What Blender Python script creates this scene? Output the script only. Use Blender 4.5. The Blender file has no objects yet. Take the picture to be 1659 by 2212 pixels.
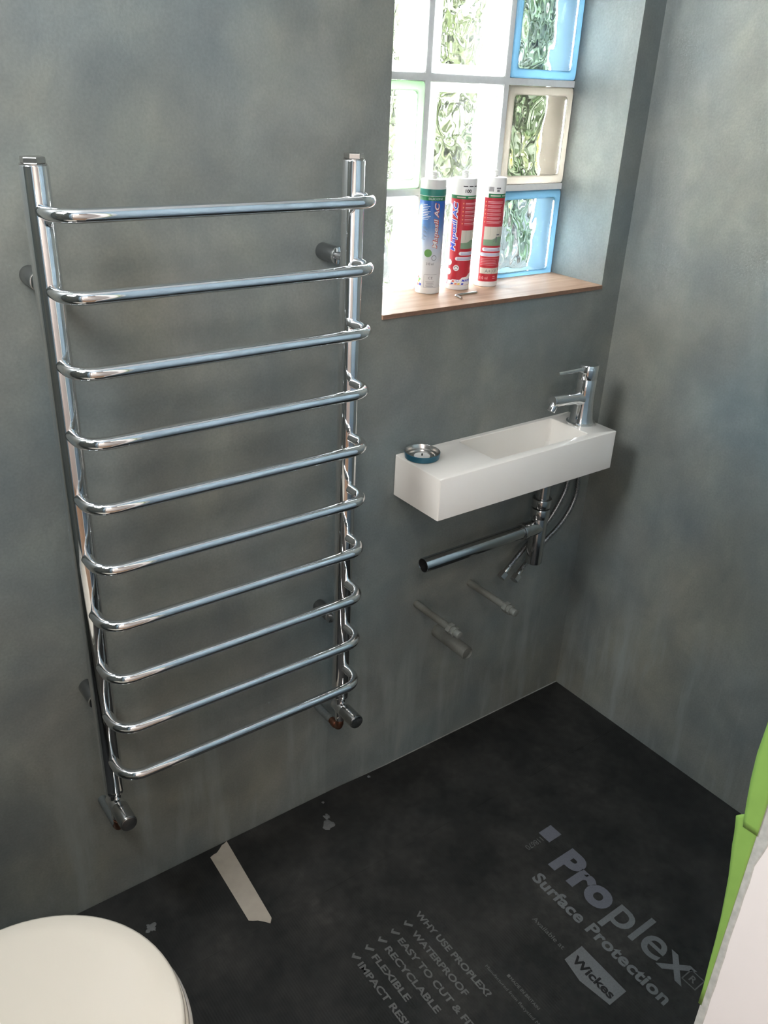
import bpy, bmesh, math, random
from mathutils import Vector, Matrix, noise

S = bpy.context.scene
COL = S.collection
PI = math.pi
random.seed(7)

# ------------------------------------------------------------------ camera
cam_d = bpy.data.cameras.new('camera')
cam = bpy.data.objects.new('camera', cam_d)
COL.objects.link(cam)
cam_d.sensor_fit = 'VERTICAL'
cam_d.sensor_height = 36.0
cam_d.lens = 36.0 * 1864.63 / 2212.0
cam_d.clip_start = 0.02
YAW, PITCH, ROLL = 0.6546, -0.4654, 0.0480
fwd = Vector((math.sin(YAW) * math.cos(PITCH), math.cos(YAW) * math.cos(PITCH), math.sin(PITCH)))
rgt = Vector((math.cos(YAW), -math.sin(YAW), 0))
upv = rgt.cross(fwd)
cr, sr = math.cos(ROLL), math.sin(ROLL)
r2 = rgt * cr + upv * sr
u2 = upv * cr - rgt * sr
cam.matrix_world = Matrix(((r2.x, u2.x, -fwd.x, -1.5996), (r2.y, u2.y, -fwd.y, -1.2548),
                           (r2.z, u2.z, -fwd.z, 1.4944), (0, 0, 0, 1)))
S.camera = cam

# ------------------------------------------------------------------ sky
world = bpy.data.worlds.new('world')
S.world = world
world.use_nodes = True
bg = world.node_tree.nodes['Background']
bg.inputs[0].default_value = (0.90, 0.97, 1.0, 1)
bg.inputs[1].default_value = 42.0

# ------------------------------------------------------------------ lamps
def area_lamp(name, loc, target, sx, sy, power, color):
    d = bpy.data.lights.new(name, 'AREA')
    d.shape = 'RECTANGLE'
    d.size, d.size_y = sx, sy
    d.energy = power
    d.color = color
    o = bpy.data.objects.new(name, d)
    COL.objects.link(o)
    o.location = loc
    o.rotation_euler = (Vector(target) - Vector(loc)).to_track_quat('-Z', 'Y').to_euler()
    return o
area_lamp('hall_ceiling_lamp', (-1.75, -1.85, 2.36), (-1.75, -1.85, 0), 0.5, 0.5, 14.0, (1.0, 0.86, 0.74))
area_lamp('hall_window_light', (-2.5, -2.46, 1.45), (-1.1, -0.6, 1.1), 0.8, 1.2, 24.0, (1.0, 0.92, 0.89))
area_lamp('left_window_light', (-1.93, -0.36, 1.90), (0.0, -0.36, 1.50), 0.42, 0.62, 36.0, (0.93, 0.97, 1.0))

# ------------------------------------------------------------------ exposure
S.view_settings.view_transform = 'Standard'
S.view_settings.look = 'None'
S.view_settings.gamma = 1.0
S.view_settings.exposure = 0.12
S.view_settings.use_curve_mapping = False
S.cycles.max_bounces = 16
S.cycles.diffuse_bounces = 6
S.cycles.glossy_bounces = 6
S.cycles.transmission_bounces = 14
S.cycles.transparent_max_bounces = 12
S.cycles.sample_clamp_indirect = 40.0

# ================================================================== materials
def lin(r, g, b):
    f = lambda c: (c / 255.0) / 12.92 if c / 255.0 <= 0.04045 else ((c / 255.0 + 0.055) / 1.055) ** 2.4
    return (f(r), f(g), f(b), 1)

def new_mat(name):
    m = bpy.data.materials.new(name)
    m.use_nodes = True
    nt = m.node_tree
    return m, nt, nt.nodes['Principled BSDF']

def N(nt, kind, **kw):
    n = nt.nodes.new(kind)
    for k, v in kw.items():
        if k.startswith('i_'):
            key = k[2:].replace('_', ' ')
            n.inputs[key].default_value = v
        else:
            setattr(n, k, v)
    return n

def plain(name, col, rough=0.5, metal=0.0, spec=0.5, coat=0.0, grain=0.0, gscale=60):
    m, nt, b = new_mat(name)
    b.inputs['Roughness'].default_value = rough
    b.inputs['Metallic'].default_value = metal
    b.inputs['Specular IOR Level'].default_value = spec
    b.inputs['Coat Weight'].default_value = coat
    if grain > 0:
        tc = N(nt, 'ShaderNodeTexCoord')
        nz = N(nt, 'ShaderNodeTexNoise', i_Scale=gscale, i_Detail=4.0)
        nt.links.new(tc.outputs['Object'], nz.inputs['Vector'])
        mx = N(nt, 'ShaderNodeMix', data_type='RGBA')
        mx.inputs[6].default_value = tuple(c * (1 - grain) for c in col[:3]) + (1,)
        mx.inputs[7].default_value = tuple(min(1, c * (1 + grain)) for c in col[:3]) + (1,)
        nt.links.new(nz.outputs['Fac'], mx.inputs[0])
        nt.links.new(mx.outputs[2], b.inputs['Base Color'])
    else:
        b.inputs['Base Color'].default_value = col
    return m

def ramp(nt, stops):
    r = nt.nodes.new('ShaderNodeValToRGB')
    els = r.color_ramp.elements
    while len(els) < len(stops):
        els.new(0.5)
    for e, (p, c) in zip(els, stops):
        e.position = p
        e.color = c
    return r

def plaster_material(name='polished_plaster', gain=1.0):
    m, nt, b = new_mat(name)
    tc = N(nt, 'ShaderNodeTexCoord')
    L = nt.links.new
    # broad trowel clouds
    n1 = N(nt, 'ShaderNodeTexNoise', i_Scale=4.2, i_Detail=5.0, i_Roughness=0.55, i_Distortion=0.6)
    n2 = N(nt, 'ShaderNodeTexNoise', i_Scale=2.3, i_Detail=3.0, i_Roughness=0.5)
    n3 = N(nt, 'ShaderNodeTexNoise', i_Scale=230.0, i_Detail=2.0)
    mp = N(nt, 'ShaderNodeMapping')
    mp.inputs['Location'].default_value = (3.1, 5.7, 1.9)
    L(tc.outputs['Object'], n1.inputs['Vector'])
    L(tc.outputs['Object'], mp.inputs['Vector'])
    L(mp.outputs['Vector'], n2.inputs['Vector'])
    L(tc.outputs['Object'], n3.inputs['Vector'])
    g = gain
    r1 = ramp(nt, [(0.30, (0.154 * g, 0.173 * g, 0.166 * g, 1)), (0.5, (0.183 * g, 0.198 * g, 0.185 * g, 1)),
                   (0.70, (0.219 * g, 0.230 * g, 0.212 * g, 1))])
    L(n1.outputs['Fac'], r1.inputs['Fac'])
    r2_ = ramp(nt, [(0.34, (0.90, 1.0, 1.08, 1)), (0.5, (1, 1, 1, 1)), (0.66, (1.09, 1.02, 0.93, 1))])
    L(n2.outputs['Fac'], r2_.inputs['Fac'])
    mul = N(nt, 'ShaderNodeMix', data_type='RGBA', blend_type='MULTIPLY')
    mul.inputs[0].default_value = 1.0
    L(r1.outputs['Color'], mul.inputs[6])
    L(r2_.outputs['Color'], mul.inputs[7])
    r3 = ramp(nt, [(0.3, (0.93, 0.93, 0.93, 1)), (0.7, (1.07, 1.07, 1.07, 1))])
    L(n3.outputs['Fac'], r3.inputs['Fac'])
    mul2 = N(nt, 'ShaderNodeMix', data_type='RGBA', blend_type='MULTIPLY')
    mul2.inputs[0].default_value = 1.0
    L(mul.outputs[2], mul2.inputs[6])
    L(r3.outputs['Color'], mul2.inputs[7])
    n4 = N(nt, 'ShaderNodeTexNoise', i_Scale=9.5, i_Detail=6.0, i_Roughness=0.6, i_Distortion=0.3)
    mp4 = N(nt, 'ShaderNodeMapping')
    mp4.inputs['Location'].default_value = (1.7, 2.2, 8.4)
    mp4.inputs['Scale'].default_value = (1.0, 1.0, 0.75)
    L(tc.outputs['Object'], mp4.inputs['Vector'])
    L(mp4.outputs['Vector'], n4.inputs['Vector'])
    r4 = ramp(nt, [(0.32, (0.86, 0.87, 0.89, 1)), (0.52, (1, 1, 1, 1)), (0.68, (1.15, 1.145, 1.11, 1))])
    L(n4.outputs['Fac'], r4.inputs['Fac'])
    mul3 = N(nt, 'ShaderNodeMix', data_type='RGBA', blend_type='MULTIPLY')
    mul3.inputs[0].default_value = 1.0
    L(mul2.outputs[2], mul3.inputs[6])
    L(r4.outputs['Color'], mul3.inputs[7])
    # runs of wash that dried on the bottom of the wall
    mp5 = N(nt, 'ShaderNodeMapping')
    mp5.inputs['Scale'].default_value = (17.0, 17.0, 2.2)
    L(tc.outputs['Object'], mp5.inputs['Vector'])
    n5 = N(nt, 'ShaderNodeTexNoise', i_Scale=1.0, i_Detail=4.0, i_Roughness=0.6)
    L(mp5.outputs['Vector'], n5.inputs['Vector'])
    r5 = ramp(nt, [(0.50, (0, 0, 0, 1)), (0.72, (1, 1, 1, 1))])
    L(n5.outputs['Fac'], r5.inputs['Fac'])
    sp = N(nt, 'ShaderNodeSeparateXYZ')
    L(tc.outputs['Object'], sp.inputs[0])
    mz = N(nt, 'ShaderNodeMapRange')
    mz.inputs['From Min'].default_value = 0.48
    mz.inputs['From Max'].default_value = 0.20
    mz.inputs['To Max'].default_value = 0.75
    L(sp.outputs['Z'], mz.inputs['Value'])
    mm_ = N(nt, 'ShaderNodeMath', operation='MULTIPLY')
    L(r5.outputs['Color'], mm_.inputs[0])
    L(mz.outputs['Result'], mm_.inputs[1])
    mx5 = N(nt, 'ShaderNodeMix', data_type='RGBA')
    L(mm_.outputs[0], mx5.inputs[0])
    L(mul3.outputs[2], mx5.inputs[6])
    mx5.inputs[7].default_value = (0.27 * g, 0.30 * g, 0.285 * g, 1)
    L(mx5.outputs[2], b.inputs['Base Color'])
    rr = N(nt, 'ShaderNodeMapRange')
    rr.inputs['To Min'].default_value = 0.42
    rr.inputs['To Max'].default_value = 0.62
    L(n1.outputs['Fac'], rr.inputs['Value'])
    L(rr.outputs['Result'], b.inputs['Roughness'])
    b.inputs['Specular IOR Level'].default_value = 0.4
    bp = N(nt, 'ShaderNodeBump', i_Strength=0.12, i_Distance=0.002)
    L(n3.outputs['Fac'], bp.inputs['Height'])
    bp2 = N(nt, 'ShaderNodeBump', i_Strength=0.12, i_Distance=0.02)
    L(n1.outputs['Fac'], bp2.inputs['Height'])
    L(bp.outputs['Normal'], bp2.inputs['Normal'])
    L(bp2.outputs['Normal'], b.inputs['Normal'])
    return m

def sheet_material():
    m, nt, b = new_mat('black_fluted_sheet')
    L = nt.links.new
    tc = N(nt, 'ShaderNodeTexCoord')
    n1 = N(nt, 'ShaderNodeTexNoise', i_Scale=5.0, i_Detail=6.0, i_Roughness=0.65)
    L(tc.outputs['Object'], n1.inputs['Vector'])
    r1 = ramp(nt, [(0.40, (0.012, 0.013, 0.0125, 1)), (0.60, (0.027, 0.027, 0.025, 1)), (0.78, (0.062, 0.060, 0.054, 1))])
    L(n1.outputs['Fac'], r1.inputs['Fac'])
    n2 = N(nt, 'ShaderNodeTexNoise', i_Scale=55.0, i_Detail=3.0)
    L(tc.outputs['Object'], n2.inputs['Vector'])
    r2_ = ramp(nt, [(0.35, (0.85, 0.85, 0.85, 1)), (0.7, (1.2, 1.2, 1.2, 1))])
    L(n2.outputs['Fac'], r2_.inputs['Fac'])
    mul = N(nt, 'ShaderNodeMix', data_type='RGBA', blend_type='MULTIPLY')
    mul.inputs[0].default_value = 1.0
    L(r1.outputs['Color'], mul.inputs[6])
    L(r2_.outputs['Color'], mul.inputs[7])
    L(mul.outputs[2], b.inputs['Base Color'])
    b.inputs['Roughness'].default_value = 0.55
    b.inputs['Specular IOR Level'].default_value = 0.3
    w = N(nt, 'ShaderNodeTexWave', wave_type='BANDS', bands_direction='X', i_Scale=60.0)
    L(tc.outputs['Object'], w.inputs['Vector'])
    bp = N(nt, 'ShaderNodeBump', i_Strength=0.15, i_Distance=0.0006)
    L(w.outputs['Fac'], bp.inputs['Height'])
    L(bp.outputs['Normal'], b.inputs['Normal'])
    return m

def wood_material():
    m, nt, b = new_mat('plywood_sill')
    L = nt.links.new
    tc = N(nt, 'ShaderNodeTexCoord')
    mp = N(nt, 'ShaderNodeMapping')
    mp.inputs['Scale'].default_value = (3.0, 40.0, 40.0)
    L(tc.outputs['Object'], mp.inputs['Vector'])
    n1 = N(nt, 'ShaderNodeTexNoise', i_Scale=1.6, i_Detail=6.0, i_Distortion=0.8)
    L(mp.outputs['Vector'], n1.inputs['Vector'])
    r1 = ramp(nt, [(0.3, (0.33, 0.195, 0.13, 1)), (0.7, (0.48, 0.315, 0.22, 1))])
    L(n1.outputs['Fac'], r1.inputs['Fac'])
    L(r1.outputs['Color'], b.inputs['Base Color'])
    b.inputs['Roughness'].default_value = 0.5
    b.inputs['Specular IOR Level'].default_value = 0.2
    return m

def block_shell_material(name, col, transl=0.55, rough=0.12, spec=0.5):
    m, nt, b = new_mat(name)
    L = nt.links.new
    out = nt.nodes['Material Output']
    tc = N(nt, 'ShaderNodeTexCoord')
    nz = N(nt, 'ShaderNodeTexNoise', i_Scale=14.0, i_Detail=3.0)
    L(tc.outputs['Object'], nz.inputs['Vector'])
    mx = N(nt, 'ShaderNodeMix', data_type='RGBA')
    mx.inputs[6].default_value = tuple(c * 0.85 for c in col[:3]) + (1,)
    mx.inputs[7].default_value = tuple(min(1, c * 1.1) for c in col[:3]) + (1,)
    L(nz.outputs['Fac'], mx.inputs[0])
    L(mx.outputs[2], b.inputs['Base Color'])
    b.inputs['Roughness'].default_value = rough
    b.inputs['Specular IOR Level'].default_value = spec
    t = N(nt, 'ShaderNodeBsdfTranslucent')
    L(mx.outputs[2], t.inputs['Color'])
    s = N(nt, 'ShaderNodeMixShader')
    s.inputs[0].default_value = transl
    L(b.outputs[0], s.inputs[1])
    L(t.outputs[0], s.inputs[2])
    L(s.outputs[0], out.inputs['Surface'])
    return m

def glass_material(name, col):
    m, nt, b = new_mat(name)
    b.inputs['Base Color'].default_value = col
    b.inputs['Roughness'].default_value = 0.0
    b.inputs['IOR'].default_value = 1.5
    b.inputs['Transmission Weight'].default_value = 1.0
    return m

def gradient_label():
    m, nt, b = new_mat('blue_fading_label')
    L = nt.links.new
    tc = N(nt, 'ShaderNodeTexCoord')
    sp = N(nt, 'ShaderNodeSeparateXYZ')
    L(tc.outputs['Object'], sp.inputs[0])
    mr = N(nt, 'ShaderNodeMapRange')
    mr.inputs['From Min'].default_value = 0.060
    mr.inputs['From Max'].default_value = 0.185
    L(sp.outputs['Z'], mr.inputs['Value'])
    r = ramp(nt, [(0.0, (0.70, 0.70, 0.70, 1)), (0.25, (0.55, 0.60, 0.70, 1)), (0.55, (0.13, 0.27, 0.55, 1)), (0.85, (0.02, 0.13, 0.48, 1))])
    L(mr.outputs['Result'], r.inputs['Fac'])
    L(r.outputs['Color'], b.inputs['Base Color'])
    b.inputs['Roughness'].default_value = 0.35
    return m

def braid_material():
    m, nt, b = new_mat('steel_braid')
    L = nt.links.new
    tc = N(nt, 'ShaderNodeTexCoord')
    w = N(nt, 'ShaderNodeTexVoronoi', i_Scale=420.0)
    L(tc.outputs['Object'], w.inputs['Vector'])
    r = ramp(nt, [(0.0, (0.55, 0.56, 0.56, 1)), (0.6, (0.16, 0.17, 0.17, 1))])
    L(w.outputs['Distance'], r.inputs['Fac'])
    L(r.outputs['Color'], b.inputs['Base Color'])
    b.inputs['Metallic'].default_value = 0.9
    b.inputs['Roughness'].default_value = 0.38
    return m

M = {}
M['plaster'] = plaster_material()
M['plaster_shaded'] = plaster_material('shade_darkened_plaster', 0.45)  # same plaster, darkened to put shade on the pipe behind the left valve
M['plaster_pipe'] = plaster_material('plaster_smeared_pipe', 0.72)
M['sheet'] = sheet_material()
M['print'] = plain('grey_print', (0.125, 0.133, 0.136, 1), 0.55, spec=0.3, grain=0.25, gscale=300)
M['print_faint'] = plain('worn_grey_print', (0.098, 0.102, 0.100, 1), 0.55, spec=0.3, grain=0.3, gscale=200)
M['print_blue'] = plain('bluish_print', (0.112, 0.117, 0.136, 1), 0.55, spec=0.3, grain=0.2, gscale=300)
M['print_dark'] = plain('black_print', (0.013, 0.0135, 0.014, 1), 0.55, spec=0.3)
M['chrome'] = plain('chrome', (0.80, 0.81, 0.82, 1), 0.045, metal=1.0)
M['bracket'] = plain('dark_bracket_metal', (0.20, 0.21, 0.21, 1), 0.28, metal=0.9)
M['chrome_soft'] = plain('dull_chrome', (0.50, 0.51, 0.51, 1), 0.16, metal=1.0)
M['steel'] = plain('brushed_steel', (0.55, 0.54, 0.52, 1), 0.25, metal=1.0)
M['copper'] = plain('copper', (0.30, 0.15, 0.10, 1), 0.4, metal=1.0, grain=0.3, gscale=90)
M['white_wall'] = plain('white_paint', (0.78, 0.76, 0.755, 1), 0.5, grain=0.02, gscale=20)
M['daylight_tinted_wall'] = plain('daylight_tinted_white_paint', (0.33, 0.41, 0.48, 1), 0.5)  # white wall; bluish window daylight is put into its colour
M['ceramic'] = plain('white_resin', (0.81, 0.775, 0.715, 1), 0.16, coat=0.4)
M['toilet'] = plain('cream_white_plastic', (0.77, 0.715, 0.615, 1), 0.28)
M['wood'] = wood_material()
M['wood_edge'] = plain('plywood_edge', (0.20, 0.115, 0.075, 1), 0.6, grain=0.3, gscale=150)
M['mortar'] = plain('pale_mortar', (0.80, 0.80, 0.78, 1), 0.8, grain=0.08, gscale=120)
M['tape_green'] = plain('green_masking_tape', (0.20, 0.37, 0.078, 1), 0.65, grain=0.12, gscale=40)
M['tape_cream'] = plain('cream_masking_tape', (0.36, 0.325, 0.27, 1), 0.7, grain=0.12, gscale=60)
M['smear'] = plain('plaster_smear', (0.42, 0.44, 0.42, 1), 0.8, grain=0.35, gscale=120)
M['splat'] = plain('dried_plaster', (0.11, 0.115, 0.115, 1), 0.85, grain=0.3, gscale=200)
M['white_plastic'] = plain('white_plastic', (0.80, 0.78, 0.75, 1), 0.35)
M['red'] = plain('red_label', (0.50, 0.025, 0.04, 1), 0.35)
M['green'] = plain('green_band', (0.02, 0.20, 0.075, 1), 0.35)
M['teal'] = plain('teal_band', (0.04, 0.27, 0.22, 1), 0.4)
M['blue_label'] = gradient_label()
M['ink_blue'] = plain('blue_ink', (0.03, 0.06, 0.50, 1), 0.4)
M['ink_red'] = plain('red_ink', (0.60, 0.07, 0.04, 1), 0.4)
M['ink_white'] = plain('white_ink', (0.82, 0.81, 0.80, 1), 0.4)
M['ink_pink'] = plain('pale_pink_ink', (0.72, 0.40, 0.40, 1), 0.4)
M['ink_orange'] = plain('orange_ink', (0.75, 0.22, 0.10, 1), 0.4)
M['ink_grey'] = plain('grey_ink', (0.16, 0.16, 0.17, 1), 0.4)
M['ink_lilac'] = plain('lilac_ink', (0.42, 0.42, 0.58, 1), 0.4)
M['ink_leaf'] = plain('leaf_green_ink', (0.15, 0.36, 0.10, 1), 0.4)
M['ink_sage'] = plain('sage_ink', (0.20, 0.32, 0.20, 1), 0.4)
M['ink_beige'] = plain('beige_ink', (0.60, 0.57, 0.48, 1), 0.4)
M['ink_yellow'] = plain('yellow_ink', (0.85, 0.60, 0.08, 1), 0.4)
M['tin_blue'] = plain('petrol_blue_enamel', (0.025, 0.12, 0.18, 1), 0.3, metal=0.3)
M['black'] = plain('matte_black', (0.01, 0.01, 0.01, 1), 0.6)
M['floor'] = plain('grey_screed', (0.34, 0.34, 0.32, 1), 0.8, grain=0.2, gscale=40)
M['hall_floor'] = plain('oak_hall_floor', (0.30, 0.20, 0.13, 1), 0.5, grain=0.25, gscale=12)
M['braid'] = braid_material()
M['leaf'] = plain('leaf', (0.012, 0.026, 0.005, 1), 0.45, grain=0.6, gscale=2.5)
M['leaf_pale'] = plain('pale_leaf', (0.04, 0.05, 0.018, 1), 0.45, grain=0.5, gscale=2.5)
M['leaf_yellow'] = plain('yellow_leaf', (0.14, 0.14, 0.02, 1), 0.45, grain=0.3, gscale=4)
M['bark'] = plain('bark', (0.030, 0.022, 0.017, 1), 0.85, grain=0.3, gscale=18)
M['fence'] = plain('weathered_board', (0.006, 0.008, 0.0068, 1), 0.8, grain=0.3, gscale=6)
M['soil'] = plain('pale_paving', (0.12, 0.12, 0.105, 1), 0.9, grain=0.4, gscale=8)
M['glass_clear'] = glass_material('clear_glass', (1.0, 1.0, 0.99, 1))
M['glass_blue'] = glass_material('pale_blue_glass', (0.93, 0.98, 1.0, 1))
M['glass_cream'] = glass_material('cream_glass', (1.0, 0.98, 0.93, 1))
M['shell_white'] = block_shell_material('white_block_shell', (0.92, 0.93, 0.92, 1), 0.8)
M['shell_blue'] = block_shell_material('blue_block_shell', (0.13, 0.26, 0.36, 1))
M['shell_cream'] = block_shell_material('cream_block_shell', (0.36, 0.325, 0.28, 1))
M['shell_green'] = block_shell_material('green_block_shell', (0.40, 0.60, 0.36, 1))
M['side_white'] = block_shell_material('white_block_side', (0.84, 0.85, 0.84, 1), 0.15)
M['side_blue'] = block_shell_material('blue_block_side', (0.105, 0.165, 0.21, 1), 0.15, 0.7, 0.05)
M['side_cream'] = block_shell_material('cream_block_side', (0.135, 0.118, 0.10, 1), 0.15, 0.7, 0.05)

# ================================================================== helpers
def link(name, bm, mat, parent=None, smooth=False, loc=None, sharp=40):
    me = bpy.data.meshes.new(name)
    bmesh.ops.recalc_face_normals(bm, faces=bm.faces)
    bm.to_mesh(me)
    bm.free()
    if smooth:
        for p in me.polygons:
            p.use_smooth = True
        me.set_sharp_from_angle(angle=math.radians(sharp))
    mats = mat if isinstance(mat, (list, tuple)) else [mat]
    for m in mats:
        me.materials.append(m)
    o = bpy.data.objects.new(name, me)
    COL.objects.link(o)
    if parent:
        o.parent = parent
    if loc:
        o.location = loc
    return o

def thing(name, loc, label, cat, group=None):
    o = bpy.data.objects.new(name, None)
    o.empty_display_size = 0.05
    COL.objects.link(o)
    o.location = loc
    o['label'] = label
    o['category'] = cat
    if group:
        o['group'] = group
    return o

def tag(o, label, cat, group=None):
    o['label'] = label
    o['category'] = cat
    if group:
        o['group'] = group
    return o

def struct(name, bm, mat, parent=None, **kw):
    o = link(name, bm, mat, parent, **kw)
    o['kind'] = 'structure'
    return o

def rel(p, org):
    return (p[0] - org[0], p[1] - org[1], p[2] - org[2])

def box(bm, x0, x1, y0, y1, z0, z1, bev=0.0, seg=2):
    r = bmesh.ops.create_cube(bm, size=1.0)
    vs = r['verts']
    for v in vs:
        v.co = Vector(((x0 + x1) / 2 + v.co.x * (x1 - x0), (y0 + y1) / 2 + v.co.y * (y1 - y0), (z0 + z1) / 2 + v.co.z * (z1 - z0)))
    if bev > 0:
        es = list({e for v in vs for e in v.link_edges})
        bmesh.ops.bevel(bm, geom=es, offset=bev, segments=seg, affect='EDGES', profile=0.5)
    return bm

def frame_of(t):
    t = t.normalized()
    a = Vector((0, 0, 1)) if abs(t.z) < 0.9 else Vector((1, 0, 0))
    u = t.cross(a).normalized()
    return u, t.cross(u).normalized()

def tube(bm, pts, rad, seg=20, cap=True, ring_r=None):
    """sweep a circle along a path; rad may be one value per point"""
    pts = [Vector(p) for p in pts]
    n = len(pts)
    rads = rad if isinstance(rad, (list, tuple)) else [rad] * n
    tang = []
    for i in range(n):
        a = pts[max(0, i - 1)]
        b = pts[min(n - 1, i + 1)]
        tang.append((b - a).normalized())
    u, w = frame_of(tang[0])
    rings = []
    for i in range(n):
        if i > 0:
            q = tang[i - 1].rotation_difference(tang[i])
            u = q @ u
            w = q @ w
        rings.append([bm.verts.new(pts[i] + (u * math.cos(2 * PI * k / seg) + w * math.sin(2 * PI * k / seg)) * rads[i]) for k in range(seg)])
    for i in range(n - 1):
        for k in range(seg):
            bm.faces.new((rings[i][k], rings[i][(k + 1) % seg], rings[i + 1][(k + 1) % seg], rings[i + 1][k]))
    if cap:
        bm.faces.new(rings[0][::-1])
        bm.faces.new(rings[-1])
    return rings

def cyl(bm, a, b, r, seg=24, chamfer=0.0, r_b=None):
    """capped cylinder from a to b with optional chamfered rims"""
    a, b = Vector(a), Vector(b)
    r_b = r if r_b is None else r_b
    t = (b - a).normalized()
    if chamfer > 0:
        c = chamfer
        pts = [a, a + t * c * 0.3, a + t * c, b - t * c, b - t * c * 0.3, b]
        rr = [r - c, r - c * 0.3, r, r_b, r_b - c * 0.3, r_b - c]
        tube_straight(bm, pts, rr, seg)
    else:
        tube_straight(bm, [a, b], [r, r_b], seg)

def tube_straight(bm, pts, rads, seg=24):
    t = (pts[-1] - pts[0]).normalized()
    u, w = frame_of(t)
    rings = [[bm.verts.new(p + (u * math.cos(2 * PI * k / seg) + w * math.sin(2 * PI * k / seg)) * r) for k in range(seg)] for p, r in zip(pts, rads)]
    for i in range(len(pts) - 1):
        for k in range(seg):
            bm.faces.new((rings[i][k], rings[i][(k + 1) % seg], rings[i + 1][(k + 1) % seg], rings[i + 1][k]))
    bm.faces.new(rings[0][::-1])
    bm.faces.new(rings[-1])

def lathe(bm, prof, seg=40, close=True):
    """profile of (radius, z); revolves about z. r=0 ends collapse to a fan"""
    rings = []
    for r, z in prof:
        if r < 1e-6:
            rings.append([bm.verts.new((0, 0, z))])
        else:
            rings.append([bm.verts.new((r * math.cos(2 * PI * k / seg), r * math.sin(2 * PI * k / seg), z)) for k in range(seg)])
    for a, b in zip(rings, rings[1:]):
        for k in range(seg):
            k2 = (k + 1) % seg
            if len(a) == 1 and len(b) == 1:
                continue
            if len(a) == 1:
                bm.faces.new((a[0], b[k], b[k2]))
            elif len(b) == 1:
                bm.faces.new((a[k], a[k2], b[0]))
            else:
                bm.faces.new((a[k], a[k2], b[k2], b[k]))
    return rings

def arc_pts(c, r, a0, a1, n, plane='xy', z=0):
    out = []
    for i in range(n + 1):
        a = a0 + (a1 - a0) * i / n
        out.append((c[0] + r * math.cos(a), c[1] + r * math.sin(a), z))
    return out

def slab(bm, poly, z0, z1):
    """extruded polygon, CCW outline in xy"""
    lo = [bm.verts.new((x, y, z0)) for x, y in poly]
    hi = [bm.verts.new((x, y, z1)) for x, y in poly]
    n = len(poly)
    bm.faces.new(lo[::-1])
    bm.faces.new(hi)
    for i in range(n):
        bm.faces.new((lo[i], lo[(i + 1) % n], hi[(i + 1) % n], hi[i]))

_cache = {}
def text_raw(body, bold=0.0, shear=0.0, spacing=1.0):
    """filled text as (verts, faces), 1-unit font size, origin on the baseline"""
    c = bpy.data.curves.new('t', 'FONT')
    c.body = body
    c.offset = bold
    c.shear = shear
    c.space_character = spacing
    c.resolution_u = 5
    c.fill_mode = 'FRONT'
    o = bpy.data.objects.new('t', c)
    COL.objects.link(o)
    dg = bpy.context.evaluated_depsgraph_get()
    dg.update()
    me = bpy.data.meshes.new_from_object(o.evaluated_get(dg))
    vs = [(v.co.x, v.co.y) for v in me.vertices]
    fs = [tuple(p.vertices) for p in me.polygons]
    bpy.data.objects.remove(o)
    bpy.data.curves.remove(c)
    bpy.data.meshes.remove(me)
    return vs, fs

def cap_height(bold=0.0):
    k = ('cap', bold)
    if k not in _cache:
        vs, _ = text_raw('H', bold)
        _cache[k] = max(v[1] for v in vs)
    return _cache[k]

def text2d(body, width=None, cap=0.01, bold=0.0, shear=0.0, spacing=1.0):
    """text scaled to a width and cap height, left end at x=0, baseline at y=0"""
    vs, fs = text_raw(body, bold, shear, spacing)
    x0 = min(v[0] for v in vs)
    x1 = max(v[0] for v in vs)
    sy = cap / cap_height(bold)
    sx = sy if width is None else width / (x1 - x0)
    return [((x - x0) * sx, y * sy) for x, y in vs], fs

# ================================================================== room shell
WL, WR, ZS, YW = -0.6637, -0.0638, 1.1088, 0.1510
SILL_T = 0.009
ZTOP = 2.103
WALL_T = 0.236
RL, RF, HC = -1.95, -1.0, 2.40          # left wall, front (door) wall, ceiling height

bm = bmesh.new()
zb = ZS - SILL_T
box(bm, RL - 0.12, WL, 0, WALL_T, 0, HC)
box(bm, WR, 0.14, 0, WALL_T, 0, HC)
box(bm, WL, WR, 0, WALL_T, 0, zb)
box(bm, WL, WR, 0, WALL_T, ZTOP, HC)
struct('wall_back', bm, M['plaster'])
bm = bmesh.new(); box(bm, 0, 0.14, RF - 0.12, 0, 0, HC)
struct('wall_right', bm, M['plaster'])
bm = bmesh.new(); box(bm, RL - 0.12, RL, RF - 0.12, 0, 0, HC)
struct('wall_left', bm, M['plaster'])
DX0, DX1, DZ = -1.76, -0.942, 2.04      # door opening
bm = bmesh.new()
box(bm, RL, DX0 - 0.02, RF - 0.12, RF, 0, HC)
box(bm, DX1 + 0.026, 0.0, RF - 0.12, RF, 0, HC)
box(bm, DX0 - 0.02, DX1 + 0.026, RF - 0.12, RF, DZ + 0.025, HC)
struct('wall_front', bm, M['daylight_tinted_wall'])
bm = bmesh.new(); box(bm, -3.3, 0.6, -2.6, 0.3, HC, HC + 0.1)
struct('ceiling', bm, M['white_wall'])
bm = bmesh.new(); box(bm, RL - 0.12, 0.14, RF - 0.12, 0.3, -0.12, 0.0)
struct('floor', bm, M['floor'])
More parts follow.
